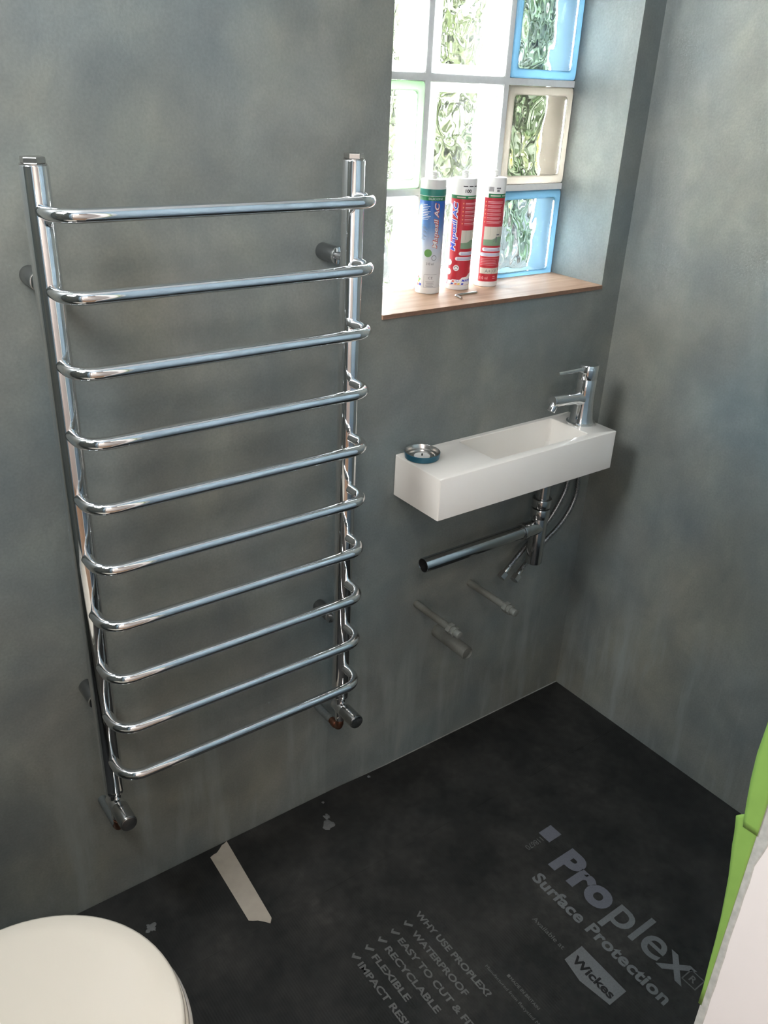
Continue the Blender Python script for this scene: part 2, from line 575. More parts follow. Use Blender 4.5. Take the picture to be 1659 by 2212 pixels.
# hall behind the camera, seen only in the chrome
bm = bmesh.new()
box(bm, -3.3, 0.6, -2.6, -2.5, 0, HC)
struct('wall_hall_back', bm, M['white_wall'])
bm = bmesh.new(); box(bm, -3.3, -3.2, -2.5, -0.9, 0, HC)
struct('wall_hall_left', bm, M['white_wall'])
bm = bmesh.new(); box(bm, 0.5, 0.6, -2.5, -0.9, 0, HC)
struct('wall_hall_right', bm, M['white_wall'])
bm = bmesh.new(); box(bm, -3.2, RL - 0.12, RF - 0.12, RF, 0, HC)
box(bm, 0.14, 0.5, RF - 0.12, RF, 0, HC)
struct('wall_hall_front', bm, M['white_wall'])
bm = bmesh.new(); box(bm, -3.3, 0.6, -2.6, RF - 0.12, -0.12, 0.0)
struct('floor_hall', bm, M['hall_floor'])

# door lining (white board round the opening)
bm = bmesh.new()
box(bm, DX1, DX1 + 0.026, RF - 0.145, RF, 0, DZ + 0.025, 0.0015)
box(bm, DX0 - 0.02, DX0, RF - 0.145, RF, 0, DZ + 0.025, 0.0015)
box(bm, DX0, DX1, RF - 0.145, RF, DZ, DZ + 0.025, 0.0015)
trim = struct('trim_1', bm, M['white_wall'])
# ragged plaster smear along its room-side edge
bm = bmesh.new()
prev = None
nz_ = 90
for i in range(nz_ + 1):
    z = 0.02 + (2.0 - 0.02) * i / nz_
    wdt = 0.0075 + 0.0020 * noise.noise(Vector((0, 0, z * 14))) + 0.0012 * noise.noise(Vector((3, 1, z * 60)))
    if z > 0.84:
        wdt += 0.005 + 0.008 * noise.noise(Vector((5, 2, z * 70)))
    a = bm.verts.new((DX1 - 0.0008, RF - 0.0006, z)); b = bm.verts.new((DX1 - 0.0008, RF - wdt, z))
    c = bm.verts.new((DX1 - 0.0001, RF - wdt - 0.0015, z))
    if prev:
        bm.faces.new((prev[0], a, b, prev[1])); bm.faces.new((prev[1], b, c, prev[2]))
    prev = (a, b, c)
link('plaster_smear', bm, M['smear'], trim)

# ================================================================== glass block window
XB2, ZT2, PITCH_B, BW, BD = -0.4571, 1.4932, 0.2027, 0.190, 0.080
cols = [XB2 - PITCH_B, XB2, XB2 + PITCH_B]
rows = [ZT2 - BW - PITCH_B, ZT2 - BW, ZT2 - BW + PITCH_B, ZT2 - BW + 2 * PITCH_B, ZT2 - BW + 3 * PITCH_B]
bm = bmesh.new()
J = PITCH_B - BW
for x in (cols[1] - J, cols[2] - J):
    box(bm, x, x + J, YW + 0.0025, YW + BD - 0.003, rows[0] - 0.001, ZTOP)
for z in rows[1:]:
    for x in cols:
        box(bm, x, x + BW, YW + 0.0025, YW + BD - 0.003, z - J, z)
box(bm, WL, cols[0], YW + 0.0025, YW + BD - 0.003, rows[0] - 0.001, ZTOP)
win = struct('window_1', bm, M['mortar'])

def rounded_square(w, r, n=4):
    pts = []
    for cx, cy, a in ((w - r, w - r, 0), (r, w - r, PI / 2), (r, r, PI), (w - r, r, 1.5 * PI)):
        for i in range(n + 1):
            t = a + PI / 2 * i / n
            pts.append((cx + r * math.cos(t), cy + r * math.sin(t)))
    return pts

def loops_mesh(bm, loops):
    rings = [[bm.verts.new(p) for p in l] for l in loops]
    for a, b in zip(rings, rings[1:]):
        n = len(a)
        for k in range(n):
            bm.faces.new((a[k], a[(k + 1) % n], b[(k + 1) % n], b[k]))

def inset_loop(ins, y, r):
    w = BW - 2 * ins
    return [(p[0] + ins, y, p[1] + ins) for p in rounded_square(w, r)]

def side_bm():
    bm = bmesh.new()
    loops_mesh(bm, [inset_loop(0.006, 0.009, 0.006), inset_loop(0.009, 0.030, 0.006), inset_loop(0.009, BD - 0.03, 0.006), inset_loop(0.006, BD - 0.006, 0.006),
                    inset_loop(0.0005, BD - 0.006, 0.006), inset_loop(0.0005, 0.006, 0.006)])
    return bm

def rim_bm():
    bm = bmesh.new()
    loops_mesh(bm, [inset_loop(0.0005, 0.008, 0.006), inset_loop(0.0008, 0.003, 0.006), inset_loop(0.003, 0.0004, 0.007),
                    inset_loop(0.010, 0.0, 0.008), inset_loop(0.0125, 0.0022, 0.008), inset_loop(0.015, 0.0022, 0.008), inset_loop(0.0175, 0.0008, 0.008),
                    inset_loop(0.0175, 0.0085, 0.008)])
    return bm

def pane_bm(seed, y_flat, y_wave, n=40):
    """slab with one flat face and one rippled inner face"""
    bm = bmesh.new()
    i0 = 0.0178 if y_flat < 0.02 else 0.0065
    w = BW - 2 * i0
    A, B = [], []
    for i in range(n + 1):
        ra, rb = [], []
        for k in range(n + 1):
            x, z = i0 + w * i / n, i0 + w * k / n
            edge = min(i, k, n - i, n - k) / n
            f = min(1.0, edge * 9)
            d = 0.0032 * noise.noise(Vector((x * 21 + seed, z * 14, seed * 3.1))) + 0.0006 * noise.noise(Vector((x * 48, z * 36 + seed, 7.7)))
            ra.append(bm.verts.new((x, y_flat, z)))
            rb.append(bm.verts.new((x, y_wave + d * f, z)))
        A.append(ra); B.append(rb)
    for i in range(n):
        for k in range(n):
            bm.faces.new((A[i][k], A[i + 1][k], A[i + 1][k + 1], A[i][k + 1]))
            bm.faces.new((B[i][k], B[i][k + 1], B[i + 1][k + 1], B[i + 1][k]))
    for i in range(n):
        bm.faces.new((A[i][0], B[i][0], B[i + 1][0], A[i + 1][0]))
        bm.faces.new((A[i][n], A[i + 1][n], B[i + 1][n], B[i][n]))
        bm.faces.new((A[0][i], A[0][i + 1], B[0][i + 1], B[0][i]))
        bm.faces.new((A[n][i], B[n][i], B[n][i + 1], A[n][i + 1]))
    return bm

tint = {(0, 2): 'blue', (1, 2): 'cream', (2, 2): 'blue', (3, 2): 'cream', (4, 2): 'blue', (1, 0): 'green'}
for r, z in enumerate(rows):
    for c, x in enumerate(cols):
        t = tint.get((r, c), 'white')
        g = {'blue': 'glass_blue', 'cream': 'glass_cream'}.get(t, 'glass_clear')
        sd = {'blue': 'side_blue', 'cream': 'side_cream'}.get(t, 'side_white')
        b = link('glass_block', side_bm(), M[sd], win, smooth=True, loc=(x, YW, z))
        if t == 'blue':
            b['label'] = 'blue tinted glass block'
        elif t == 'cream':
            b['label'] = 'cream tinted glass block'
        link('block_rim', rim_bm(), M['shell_' + t], b, smooth=True)
        link('front_pane', pane_bm(r * 7 + c * 3 + 1, 0.0030, 0.0085), M[g], b, smooth=True, sharp=60)
        link('back_pane', pane_bm(r * 5 + c * 11 + 40, BD - 0.001, BD - 0.0085), M[g], b, smooth=True, sharp=60)

# wooden sill board
bm = bmesh.new()
box(bm, WL + 0.0005, WR - 0.0005, 0.0006 - 0.004, YW + 0.0005, ZS - SILL_T + 0.0003, ZS, 0.0008)
for f in bm.faces:
    f.material_index = 1 if f.normal.y < -0.5 else 0
sill = link('window_sill_board', bm, [M['wood'], M['wood_edge']])
tag(sill, 'bare plywood sill board under the glass block window', 'window sill')

# ================================================================== towel radiator
RXL, RXR, RY, RZT, RZB = -1.2705, -0.7940, -0.087, 1.3813, 0.3638
RAIL_Z1, RAIL_DZ, RAIL_Y, POST_R, RAIL_R = 1.3290, 0.0993, -0.1561, 0.0178, 0.0091
ro = (RXL, 0.0, 0.0)
rad = thing('towel_radiator', ro, 'tall chrome ladder towel radiator with ten rails hung on grey plaster wall', 'radiator')
for px in (RXL, RXR):
    bm = bmesh.new()
    cyl(bm, rel((px, RY, RZB), ro), rel((px, RY, RZT), ro), POST_R, 40, 0.0012)
    link('post', bm, M['chrome'], rad, smooth=True)
    bm = bmesh.new()                    # hexagonal blanking plug on top
    cyl(bm, rel((px, RY, RZT), ro), rel((px, RY, RZT + 0.0015), ro), POST_R * 0.93, 32)
    cyl(bm, rel((px, RY, RZT + 0.0015), ro), rel((px, RY, RZT + 0.0095), ro), POST_R * 0.86, 6, 0.0012)
    link('blanking_plug', bm, M['steel'], rad)
for k in range(10):
    z = RAIL_Z1 - k * RAIL_DZ
    BR = 0.034
    pts = [(RXL, RY - 0.012, z)]
    pts += [(RXL + BR + BR * math.cos(a), RAIL_Y + BR + BR * math.sin(a), z) for a in [PI + PI / 2 * i / 10 for i in range(11)]]
    pts += [(RXL + BR + (RXR - RXL - 2 * BR) * i / 8, RAIL_Y, z) for i in range(1, 8)]
    pts += [(RXR - BR + BR * math.cos(a), RAIL_Y + BR + BR * math.sin(a), z) for a in [1.5 * PI + PI / 2 * i / 10 for i in range(11)]]
    pts += [(RXR, RY - 0.012, z)]
    bm = bmesh.new()
    tube(bm, [rel(p, ro) for p in pts], RAIL_R, 24)
    link('rail', bm, M['chrome'], rad, smooth=True, sharp=60)
for px, bz in ((RXL, 1.232), (RXR, 1.232), (RXL, 0.529), (RXR, 0.529)):
    bm = bmesh.new()
    cyl(bm, rel((px, -0.0005, bz), ro), rel((px, -0.047, bz), ro), 0.0135, 28, 0.0008)
    cyl(bm, rel((px, -0.047, bz), ro), rel((px, RY, bz), ro), 0.0065, 20)
    bk = link('wall_bracket', bm, M['bracket'], rad, smooth=True)
    bm = bmesh.new()
    cyl(bm, rel((px, -0.047, bz), ro), rel((px, -0.051, bz), ro), 0.0138, 28, 0.0008)
    ring = link('clamp_ring', bm, M['chrome'], bk, smooth=True)
# valves with copper tails back into the wall
for px, vz, tail in ((RXL, 0.3290, 0.264), (RXR, 0.3290, 0.270)):
    bm = bmesh.new()
    cyl(bm, rel((px, RY, RZB + 0.002), ro), rel((px, RY, RZB - 0.008), ro), 0.0165, 32, 0.001)      # collar
    cyl(bm, rel((px, RY, RZB - 0.008), ro), rel((px, RY, vz), ro), 0.0110, 24)
    cyl(bm, rel((px, RY, vz), ro), rel((px, RY, vz - 0.034), ro), 0.0105, 24, 0.001)
    cyl(bm, rel((px, RY + 0.014, vz), ro), rel((px, RY - 0.018, vz), ro), 0.0145, 28, 0.0015)
    vv = link('valve', bm, M['chrome'], rad, smooth=True)
    bm = bmesh.new()
    cyl(bm, rel((px, RY - 0.0175, vz), ro), rel((px, RY - 0.060, vz), ro), 0.0150, 36, 0.001)
    cyl(bm, rel((px, RY - 0.0595, vz), ro), rel((px, RY - 0.0625, vz), ro), 0.0142, 36, 0.001)
    link('valve_head', bm, M['chrome_soft'], vv, smooth=True)
    bm = bmesh.new()
    el = 0.012
    yk = RY + el + (0.020 if px == RXR else 0.0)
    pts = [(px, RY, vz - 0.030), (px, RY, tail + el)]
    pts += [(px, RY + el - el * math.cos(a), tail + el - el * math.sin(a)) for a in [PI / 2 * i / 8 for i in range(1, 9)]]
    if px == RXR:
        pts += [(px, yk, tail)]
    tube(bm, [rel(p, ro) for p in pts], 0.0076, 20)
    # solder cups
    cyl(bm, rel((px, RY, tail + el + 0.012), ro), rel((px, RY, tail + el), ro), 0.0086, 20, 0.0004)
    if px == RXR:
        cyl(bm, rel((px, RY + el, tail), ro), rel((px, RY + el + 0.012, tail), ro), 0.0086, 20, 0.0004)
    ct = link('copper_tail', bm, M['copper'], rad, smooth=True)
    bm = bmesh.new()
    cyl(bm, rel((px, yk - 0.001, tail), ro), rel((px, 0.004, tail), ro), 0.0082, 20)
    link('smeared_pipe', bm, M['plaster_pipe'] if px == RXR else M['plaster_shaded'], ct, smooth=True)['label'] = 'plaster-smeared pipe into the wall'

# ================================================================== basin
BX0, BX1, BY, BZ0, BZ1 = -0.6157, -0.1118, -0.1426, 0.7343, 0.8233
bo = (BX0, 0.0, BZ0)
basin = thing('wash_basin', bo, 'narrow white wall-hung hand basin below the window', 'basin')
bm = bmesh.new()
hx0, hx1, hy0, hy1 = -0.459, -0.1805, -0.1235, -0.0105       # bowl opening
def rrect(x0, x1, y0, y1, r, z, n=5):
    out = []
    for cx, cy, a in ((x1 - r, y1 - r, 0), (x0 + r, y1 - r, PI / 2), (x0 + r, y0 + r, PI), (x1 - r, y0 + r, 1.5 * PI)):
        for i in range(n + 1):
            t = a + PI / 2 * i / n
            out.append((cx + r * math.cos(t) - bo[0], cy + r * math.sin(t), z - bo[2]))
    return out
e = 0.0015
loops = [rrect(BX0 + e, BX1 - e, BY + e, -0.0003, 0.002, BZ0), rrect(BX0, BX1, BY, -0.0003, 0.003, BZ0 + e), rrect(BX0, BX1, BY, -0.0003, 0.003, BZ1 - e),
         rrect(BX0 + e * 0.4, BX1 - e * 0.4, BY + e * 0.4, -0.0003, 0.003, BZ1 - e * 0.35),
         rrect(BX0 + e, BX1 - e, BY + e, -0.0005, 0.002, BZ1),
         rrect(hx0, hx1, hy0, hy1, 0.006, BZ1), rrect(hx0 + 0.0015, hx1 - 0.0012, hy0 + 0.0012, hy1 - 0.0012, 0.006, BZ1 - 0.0012),
         rrect(hx0 + 0.018, hx1 - 0.005, hy0 + 0.004, hy1 - 0.004, 0.008, BZ1 - 0.052), rrect(hx0 + 0.028, hx1 - 0.012, hy0 + 0.011, hy1 - 0.011, 0.010, BZ1 - 0.063)]
rings = [[bm.verts.new(p) for p in l] for l in loops]
for a, b in zip(rings, rings[1:]):
    n = len(a)
    for k in range(n):
        bm.faces.new((a[k], a[(k + 1) % n], b[(k + 1) % n], b[k]))
bm.faces.new(rings[0][::-1])
bm.faces.new(rings[-1])
link('basin_body', bm, M['ceramic'], basin, smooth=True, sharp=32)
bm = bmesh.new()
lathe(bm, [(0, 0), (0.012, 0.0), (0.020, 0.001), (0.021, -0.0015)], 28)
link('plug_hole', bm, M['chrome'], basin, smooth=True, loc=rel((-0.255, -0.067, BZ1 - 0.0622), bo))

# bottle-less waste: tailpipe, nuts, tee body, long horizontal arm
wo = (-0.2475, -0.075, BZ0)
waste = thing('basin_waste', wo, 'chrome waste trap under the basin with long open sideways pipe', 'waste trap')
wx, wy = -0.2475, -0.075
bm = bmesh.new(); cyl(bm, rel((wx, wy, BZ0 + 0.0), wo), rel((wx, wy, 0.640), wo), 0.0160, 32)
link('tailpipe', bm, M['chrome_soft'], waste, smooth=True)
for z0, z1 in ((0.667, 0.6455), (0.643, 0.618)):
    bm = bmesh.new()
    cyl(bm, rel((wx, wy, z0), wo), rel((wx, wy, z1), wo), 0.0225, 36, 0.003)
    link('slip_nut', bm, M['chrome_soft'], waste, smooth=True)
bm = bmesh.new()
cyl(bm, rel((wx, wy, 0.622), wo), rel((wx, wy, 0.500), wo), 0.0190, 32, 0.0015)
cyl(bm, rel((wx, wy, 0.5945), wo), rel((wx - 0.046, wy, 0.5945), wo), 0.0185, 32, 0.001)
link('trap_body', bm, M['chrome_soft'], waste, smooth=True)
bm = bmesh.new(); cyl(bm, rel((wx - 0.040, wy, 0.5945), wo), rel((wx - 0.056, wy, 0.5945), wo), 0.0200, 32, 0.0015)
link('slip_nut', bm, M['chrome_soft'], waste, smooth=True)
bm = bmesh.new()                        # open pipe: outer wall, lip and dark bore
xs = [wx - 0.045, -0.585]
def ringx(x, r, n=32):
    return [rel((x, wy + r * math.cos(2 * PI * k / n), 0.5945 + r * math.sin(2 * PI * k / n)), wo) for k in range(n)]
loops_mesh(bm, [ringx(xs[0], 0.0160), ringx(xs[1] + 0.0006, 0.0160), ringx(xs[1], 0.0157), ringx(xs[1], 0.0147), ringx(xs[1] + 0.0006, 0.0145)])
arm = link('waste_arm', bm, M['chrome_soft'], waste, smooth=True)
bm = bmesh.new()
loops_mesh(bm, [ringx(xs[1] + 0.0006, 0.0145), ringx(xs[1] + 0.16, 0.0145), ringx(xs[1] + 0.1601, 0.0005)])
link('shaded_bore', bm, M['black'], arm, smooth=True)  # black colour stands for the shade inside the open pipe

# tap, and two loose braided hoses below it
to = (-0.1475, -0.0676, BZ1)
tap = thing('mixer_tap', to, 'chrome single-lever mixer tap standing on the right end of the basin', 'tap')
bm = bmesh.new()
lathe(bm, [(0.0, 0.0), (0.0318, 0.0), (0.0326, 0.002), (0.0320, 0.0056), (0.0300, 0.0068), (0.0274, 0.0076), (0.0252, 0.016), (0.0230, 0.036), (0.0218, 0.055),
           (0.0216, 0.080), (0.0216, 0.1030), (0.0208, 0.1042), (0.0208, 0.1052), (0.0, 0.1052)], 48)
link('tap_body', bm, M['chrome'], tap, smooth=True)
bm = bmesh.new()
lathe(bm, [(0.0, 0.1054), (0.0210, 0.1054), (0.0216, 0.1062), (0.0216, 0.1350), (0.0206, 0.1366), (0.0, 0.1372)], 48)
hd = link('tap_cap', bm, M['chrome'], tap, smooth=True)
bm = bmesh.new()
tube(bm, [(-0.018, 0, 0.1260), (-0.024, 0, 0.1275), (-0.030, 0, 0.1278), (-0.095, 0, 0.1288)], [0.0075, 0.0056, 0.0043, 0.0043], 18)
link('lever', bm, M['chrome'], hd, smooth=True, sharp=60)
bm = bmesh.new()
tube(bm, [(-0.014, 0, 0.0620), (-0.022, 0, 0.0630), (-0.028, 0, 0.0636), (-0.034, 0, 0.0640), (-0.100, 0, 0.0690), (-0.1015, 0, 0.0691)],
     [0.0175, 0.0145, 0.0133, 0.0128, 0.0126, 0.0118], 28)
link('spout', bm, M['chrome'], tap, smooth=True, sharp=50)
bm = bmesh.new()
cyl(bm, (-0.093, 0, 0.0645), (-0.1025, 0, 0.0465), 0.0095, 24, 0.001)
link('aerator', bm, M['chrome'], tap, smooth=True)

def catmull(pts, n=8):
    P = [Vector(p) for p in pts]
    out = []
    for i in range(len(P) - 1):
        p0, p1, p2, p3 = P[max(0, i - 1)], P[i], P[i + 1], P[min(len(P) - 1, i + 2)]
        for k in range(n):
            t = k / n
            out.append(0.5 * ((2 * p1) + (-p0 + p2) * t + (2 * p0 - 5 * p1 + 4 * p2 - p3) * t * t + (-p0 + 3 * p1 - 3 * p2 + p3) * t ** 3))
    out.append(P[-1])
    return out
for pth, lab in (([(-0.108, -0.050, BZ0 - 0.001), (-0.1008, -0.050, 0.6639), (-0.1048, -0.050, 0.6138), (-0.1343, -0.050, 0.5657), (-0.1840, -0.048, 0.5257), (-0.2335, -0.045, 0.4836), (-0.2650, -0.050, 0.4610)], 'front'),
                 ([(-0.136, -0.050, BZ0 - 0.001), (-0.1390, -0.050, 0.6622), (-0.1549, -0.050, 0.6228), (-0.1843, -0.048, 0.5786), (-0.2270, -0.046, 0.5440), (-0.2662, -0.048, 0.5161), (-0.3110, -0.052, 0.4835)], 'back')):
    c = catmull(pth)
    bm = bmesh.new()
    tube(bm, [rel(p, to) for p in c], 0.0056, 14)
    h = link('supply_hose', bm, M['braid'], None, smooth=True, sharp=60, loc=to)
    tag(h, 'braided tap hose nearer the right wall, hanging loose behind the waste trap' if lab == 'front' else 'braided tap hose nearer the trap, its loose nut hanging furthest left', 'hose', 'loose tap hoses under the basin')
    d = (c[-1] - c[-4]).normalized()
    e0 = c[-1]
    bm = bmesh.new()
    cyl(bm, rel(e0 - d * 0.012, to), rel(e0 + d * 0.006, to), 0.0064, 18, 0.0005)
    link('ferrule', bm, M['steel'], h, smooth=True)
    bm = bmesh.new()
    cyl(bm, rel(e0 + d * 0.005, to), rel(e0 + d * 0.021, to), 0.0112, 6, 0.001)
    link('hose_nut', bm, M['steel'], h)

# shallow metal dish left on the basin
do = (-0.5785, -0.0395, BZ1)
bm = bmesh.new()
lathe(bm, [(0.0, 0.0), (0.0310, 0.0), (0.0345, 0.002), (0.0362, 0.0135), (0.0356, 0.0142)], 48)
dish = link('metal_dish', bm, M['tin_blue'], loc=do, smooth=True)
tag(dish, 'small round metal dish with blue outside, lying on the left end of the basin', 'dish')
bm = bmesh.new()
lathe(bm, [(0.0356, 0.0142), (0.0352, 0.0135), (0.0332, 0.0060), (0.0275, 0.0055), (0.0265, 0.0025), (0.0180, 0.0022), (0.0172, 0.0034), (0.0, 0.0034)], 48)
link('dish_inside', bm, M['steel'], dish, smooth=True)
bm = bmesh.new()
lathe(bm, [(0.0, 0.0046), (0.0158, 0.0046), (0.0162, 0.0035)], 36)
link('white_disc', bm, M['white_plastic'], dish, smooth=True)
bm = bmesh.new()
lathe(bm, [(0.0, 0.0085), (0.0014, 0.0085), (0.0016, 0.0046)], 14)
link('centre_pin', bm, M['black'], dish, smooth=True)

# ================================================================== plaster-smeared pipe ends below the basin
def capped_pipe(loc, y_nut, y_end, label, r=0.0080):
    t = thing('water_pipe', loc, label, 'water pipe', 'capped water pipes under the basin')
    bm = bmesh.new()
    cyl(bm, (0, 0.004, 0), (0, y_nut + 0.004, 0), r, 22)
    lathe_pts = None
    link('pipe', bm, M['plaster_pipe'], t, smooth=True)
    bm = bmesh.new()
    cyl(bm, (0, y_nut + 0.012, 0), (0, y_nut, 0), 0.0130, 6, 0.0012)
    cyl(bm, (0, y_nut, 0), (0, y_nut - 0.004, 0), 0.0098, 20, 0.0006)
    cyl(bm, (0, y_nut - 0.004, 0), (0, y_nut - 0.011, 0), 0.0122, 8, 0.001)
    link('compression_nut', bm, M['plaster_pipe'], t, smooth=True, sharp=25)
    bm = bmesh.new()
    cyl(bm, (0, y_nut - 0.010, 0), (0, y_end, 0), 0.0086, 20, 0.0012)
    link('stop_end', bm, M['plaster_pipe'], t, smooth=True)
    return t
capped_pipe((-0.5329, 0, 0.4428), -0.126, -0.151, 'plaster-smeared water pipe with nut, left one, above the wide stub')
capped_pipe((-0.3743, 0, 0.4458), -0.132, -0.157, 'plaster-smeared capped water pipe on its own below the basin trap')
so = (-0.4645, 0, 0.3450)
stub = thing('waste_pipe_stub', so, 'wide plaster-smeared waste pipe stub beside the left water pipe', 'pipe stub')
bm = bmesh.new()
def ringy(y, r, n=28):
    return [(r * math.cos(2 * PI * k / n), y, r * math.sin(2 * PI * k / n)) for k in range(n)]
loops_mesh(bm, [ringy(0.004, 0.0158), ringy(-0.108, 0.0158), ringy(-0.1105, 0.0150), ringy(-0.1105, 0.0138), ringy(-0.108, 0.0132), ringy(-0.103, 0.0130)])
link('pipe', bm, M['plaster_pipe'], stub, smooth=True)
bm = bmesh.new(); cyl(bm, (0, -0.1025, 0), (0, -0.106, 0), 0.0131, 28, 0.0012)
link('stopper', bm, M['plaster_pipe'], stub, smooth=True)

# ================================================================== toilet
tx, ty = -1.53, -0.508
tl = thing('toilet', (tx, ty, 0), 'white toilet with closed rounded lid at the lower left', 'toilet')
def lid_outline(grow, zz, back=-0.27, n=40):
    r = 0.1865 + grow
    out = []
    for i in range(n + 1):
        a = -PI / 2 + PI * i / n
        out.append((r * math.cos(a) * 0.997, r * math.sin(a), zz))
    b = back - grow * 0.3
    for i in range(1, 7):                         # sides ease in towards the hinge
        t = i / 7
        out.append((b * t, (0.1865 + grow) - 0.020 * t * t, zz))
    w = 0.1665 + grow
    for i in range(9):
        out.append((b, w - 2 * w * i / 8, zz))
    for i in range(6, 0, -1):
        t = i / 7
        out.append((b * t, -((0.1865 + grow) - 0.020 * t * t), zz))
    return out
bm = bmesh.new()
prof = [(-0.004, 0.4135), (0.0, 0.4150), (0.0, 0.4240), (-0.0012, 0.4275), (-0.005, 0.4300), (-0.030, 0.4315), (-0.080, 0.4325), (-0.140, 0.4330)]
rings = [[bm.verts.new(p) for p in lid_outline(g, z)] for g, z in prof]
for a, b in zip(rings, rings[1:]):
    n = len(a)
    for k in range(n):
        bm.faces.new((a[k], a[(k + 1) % n], b[(k + 1) % n], b[k]))
bm.faces.new(rings[0][::-1]); bm.faces.new(rings[-1])
link('toilet_lid', bm, M['toilet'], tl, smooth=True, sharp=50)
bm = bmesh.new()
prof = [(-0.004, 0.3985), (0.003, 0.4000), (0.0045, 0.4060), (0.003, 0.4105), (-0.004, 0.4125)]
rings = [[bm.verts.new(p) for p in lid_outline(g, z)] for g, z in prof]
for a, b in zip(rings, rings[1:]):
    n = len(a)
    for k in range(n):
        bm.faces.new((a[k], a[(k + 1) % n], b[(k + 1) % n], b[k]))
bm.faces.new(rings[0][::-1]); bm.faces.new(rings[-1])
link('toilet_seat', bm, M['toilet'], tl, smooth=True, sharp=50)
bm = bmesh.new()
def pan_outline(z, front, half, back=-0.415):
    out = []
    n = 36
    for i in range(n + 1):
        a = -PI / 2 + PI * i / n
        out.append((front * math.cos(a), half * math.sin(a), z))
    for i in range(1, 8):
        out.append((back * i / 8, half, z))
    for i in range(9):
        out.append((back, half - 2 * half * i / 8, z))
    for i in range(7, 0, -1):
        out.append((back * i / 8, -half, z))
    return out
prof = [(0.004, 0.110, 0.125), (0.03, 0.108, 0.122), (0.16, 0.118, 0.130), (0.26, 0.150, 0.155), (0.33, 0.180, 0.178), (0.365, 0.192, 0.187), (0.385, 0.196, 0.190), (0.394, 0.195, 0.189), (0.398, 0.190, 0.185)]
rings = [[bm.verts.new(p) for p in pan_outline(*q)] for q in prof]
for a, b in zip(rings, rings[1:]):
    n = len(a)
    for k in range(n):
        bm.faces.new((a[k], a[(k + 1) % n], b[(k + 1) % n], b[k]))
bm.faces.new(rings[0][::-1]); bm.faces.new(rings[-1])
link('toilet_pan', bm, M['ceramic'], tl, smooth=True, sharp=50)
for sy in (-0.075, 0.075):
    bm = bmesh.new()
    cyl(bm, (-0.292, sy - 0.02, 0.412), (-0.292, sy + 0.02, 0.412), 0.012, 20, 0.001)
    link('hinge', bm, M['chrome'], tl, smooth=True)

# ================================================================== floor protection sheets
SEAM = -0.2310
bm = bmesh.new()
ZF = 0.0035
slab(bm, [(RL + 0.004, SEAM + 0.00015), (-0.004, SEAM + 0.00015), (-0.004, -0.0065), (-0.60, -0.0060), (-0.75, -0.0012), (RL + 0.004, -0.0012)], 0.0006, ZF)
sh1 = link('protection_sheet', bm, M['sheet'])
tag(sh1, 'black plastic protection sheet strip lying along the back wall', 'floor sheet')
bm = bmesh.new()
slab(bm, [(RL + 0.004, RF - 0.02), (-0.004, RF + 0.004), (-0.004, SEAM - 0.00015), (RL + 0.004, SEAM - 0.00015)], 0.0006, ZF)
sh2 = link('protection_sheet', bm, M['sheet'])
tag(sh2, 'wide black plastic protection sheet printed with grey lettering', 'floor sheet')

def floor_poly(name, polys, mat, z=0.00025):
    bm = bmesh.new()
    for poly in polys:
        bm.faces.new([bm.verts.new((x, y, ZF + z)) for x, y in poly])
    o = link(name, bm, mat, sh2)
    for p in o.data.polygons:
        if p.normal.z < 0:
            p.flip()
    return o

def floor_text(body, xb, y0, y1, cap, bold=0.0, mat='print', z=0.00025, spacing=1.0, flat=None):
    """text running towards -y with its top towards +x"""
    vs, fs = text2d(body, abs(y1 - y0), cap, bold, 0, spacing)
    bm = bmesh.new()
    vv = [bm.verts.new((xb + b, y0 - a, ZF + z)) for a, b in vs]
    for f in fs:
        try:
            bm.faces.new([vv[i] for i in f])
        except ValueError:
            pass
    o = link('lettering', bm, M[mat], sh2)
    for p in o.data.polygons:
        if p.normal.z < 0:
            p.flip()
    return o

floor_text('Pro', -0.4815, -0.4405, -0.5870, 0.0725, 0.050, 'print_blue')
floor_text('plex', -0.4825, -0.5980, -0.7815, 0.0745, 0.010, 'print')
floor_text('Surface Protection', -0.5412, -0.4462, -0.7860, 0.0270, 0.034, 'print', spacing=1.05)
floor_text('Available at', -0.6118, -0.5178, -0.6005, 0.0098, 0.0, 'print_faint')
floor_poly('logo_panel', [[(-0.5743, -0.6166), (-0.6235, -0.6174), (-0.6330, -0.6640), (-0.6230, -0.7284), (-0.5769, -0.7282)]], M['print'])
floor_text('Wickes', -0.6140, -0.6250, -0.7215, 0.0180, 0.034, 'print_dark', z=0.0005)
floor_poly('printed_square', [[(-0.4010, -0.3666), (-0.4402, -0.3675), (-0.4402, -0.4001), (-0.4010, -0.3998)]], M['print_blue'])
# registered mark in a square
def ring_poly(x0, x1, y0, y1, w):
    return [[(x0, y0), (x1, y0), (x1, y0 + w), (x0, y0 + w)], [(x0, y1 - w), (x1, y1 - w), (x1, y1), (x0, y1)],
            [(x0, y0 + w), (x0 + w, y0 + w), (x0 + w, y1 - w), (x0, y1 - w)], [(x1 - w, y0 + w), (x1, y0 + w), (x1, y1 - w), (x1 - w, y1 - w)]]
floor_poly('mark_border', ring_poly(-0.4690, -0.4375, -0.8010, -0.7700, 0.0022), M['print_faint'])
floor_text('R', -0.4600, -0.7795, -0.7915, 0.0140, 0.02, 'print_faint')
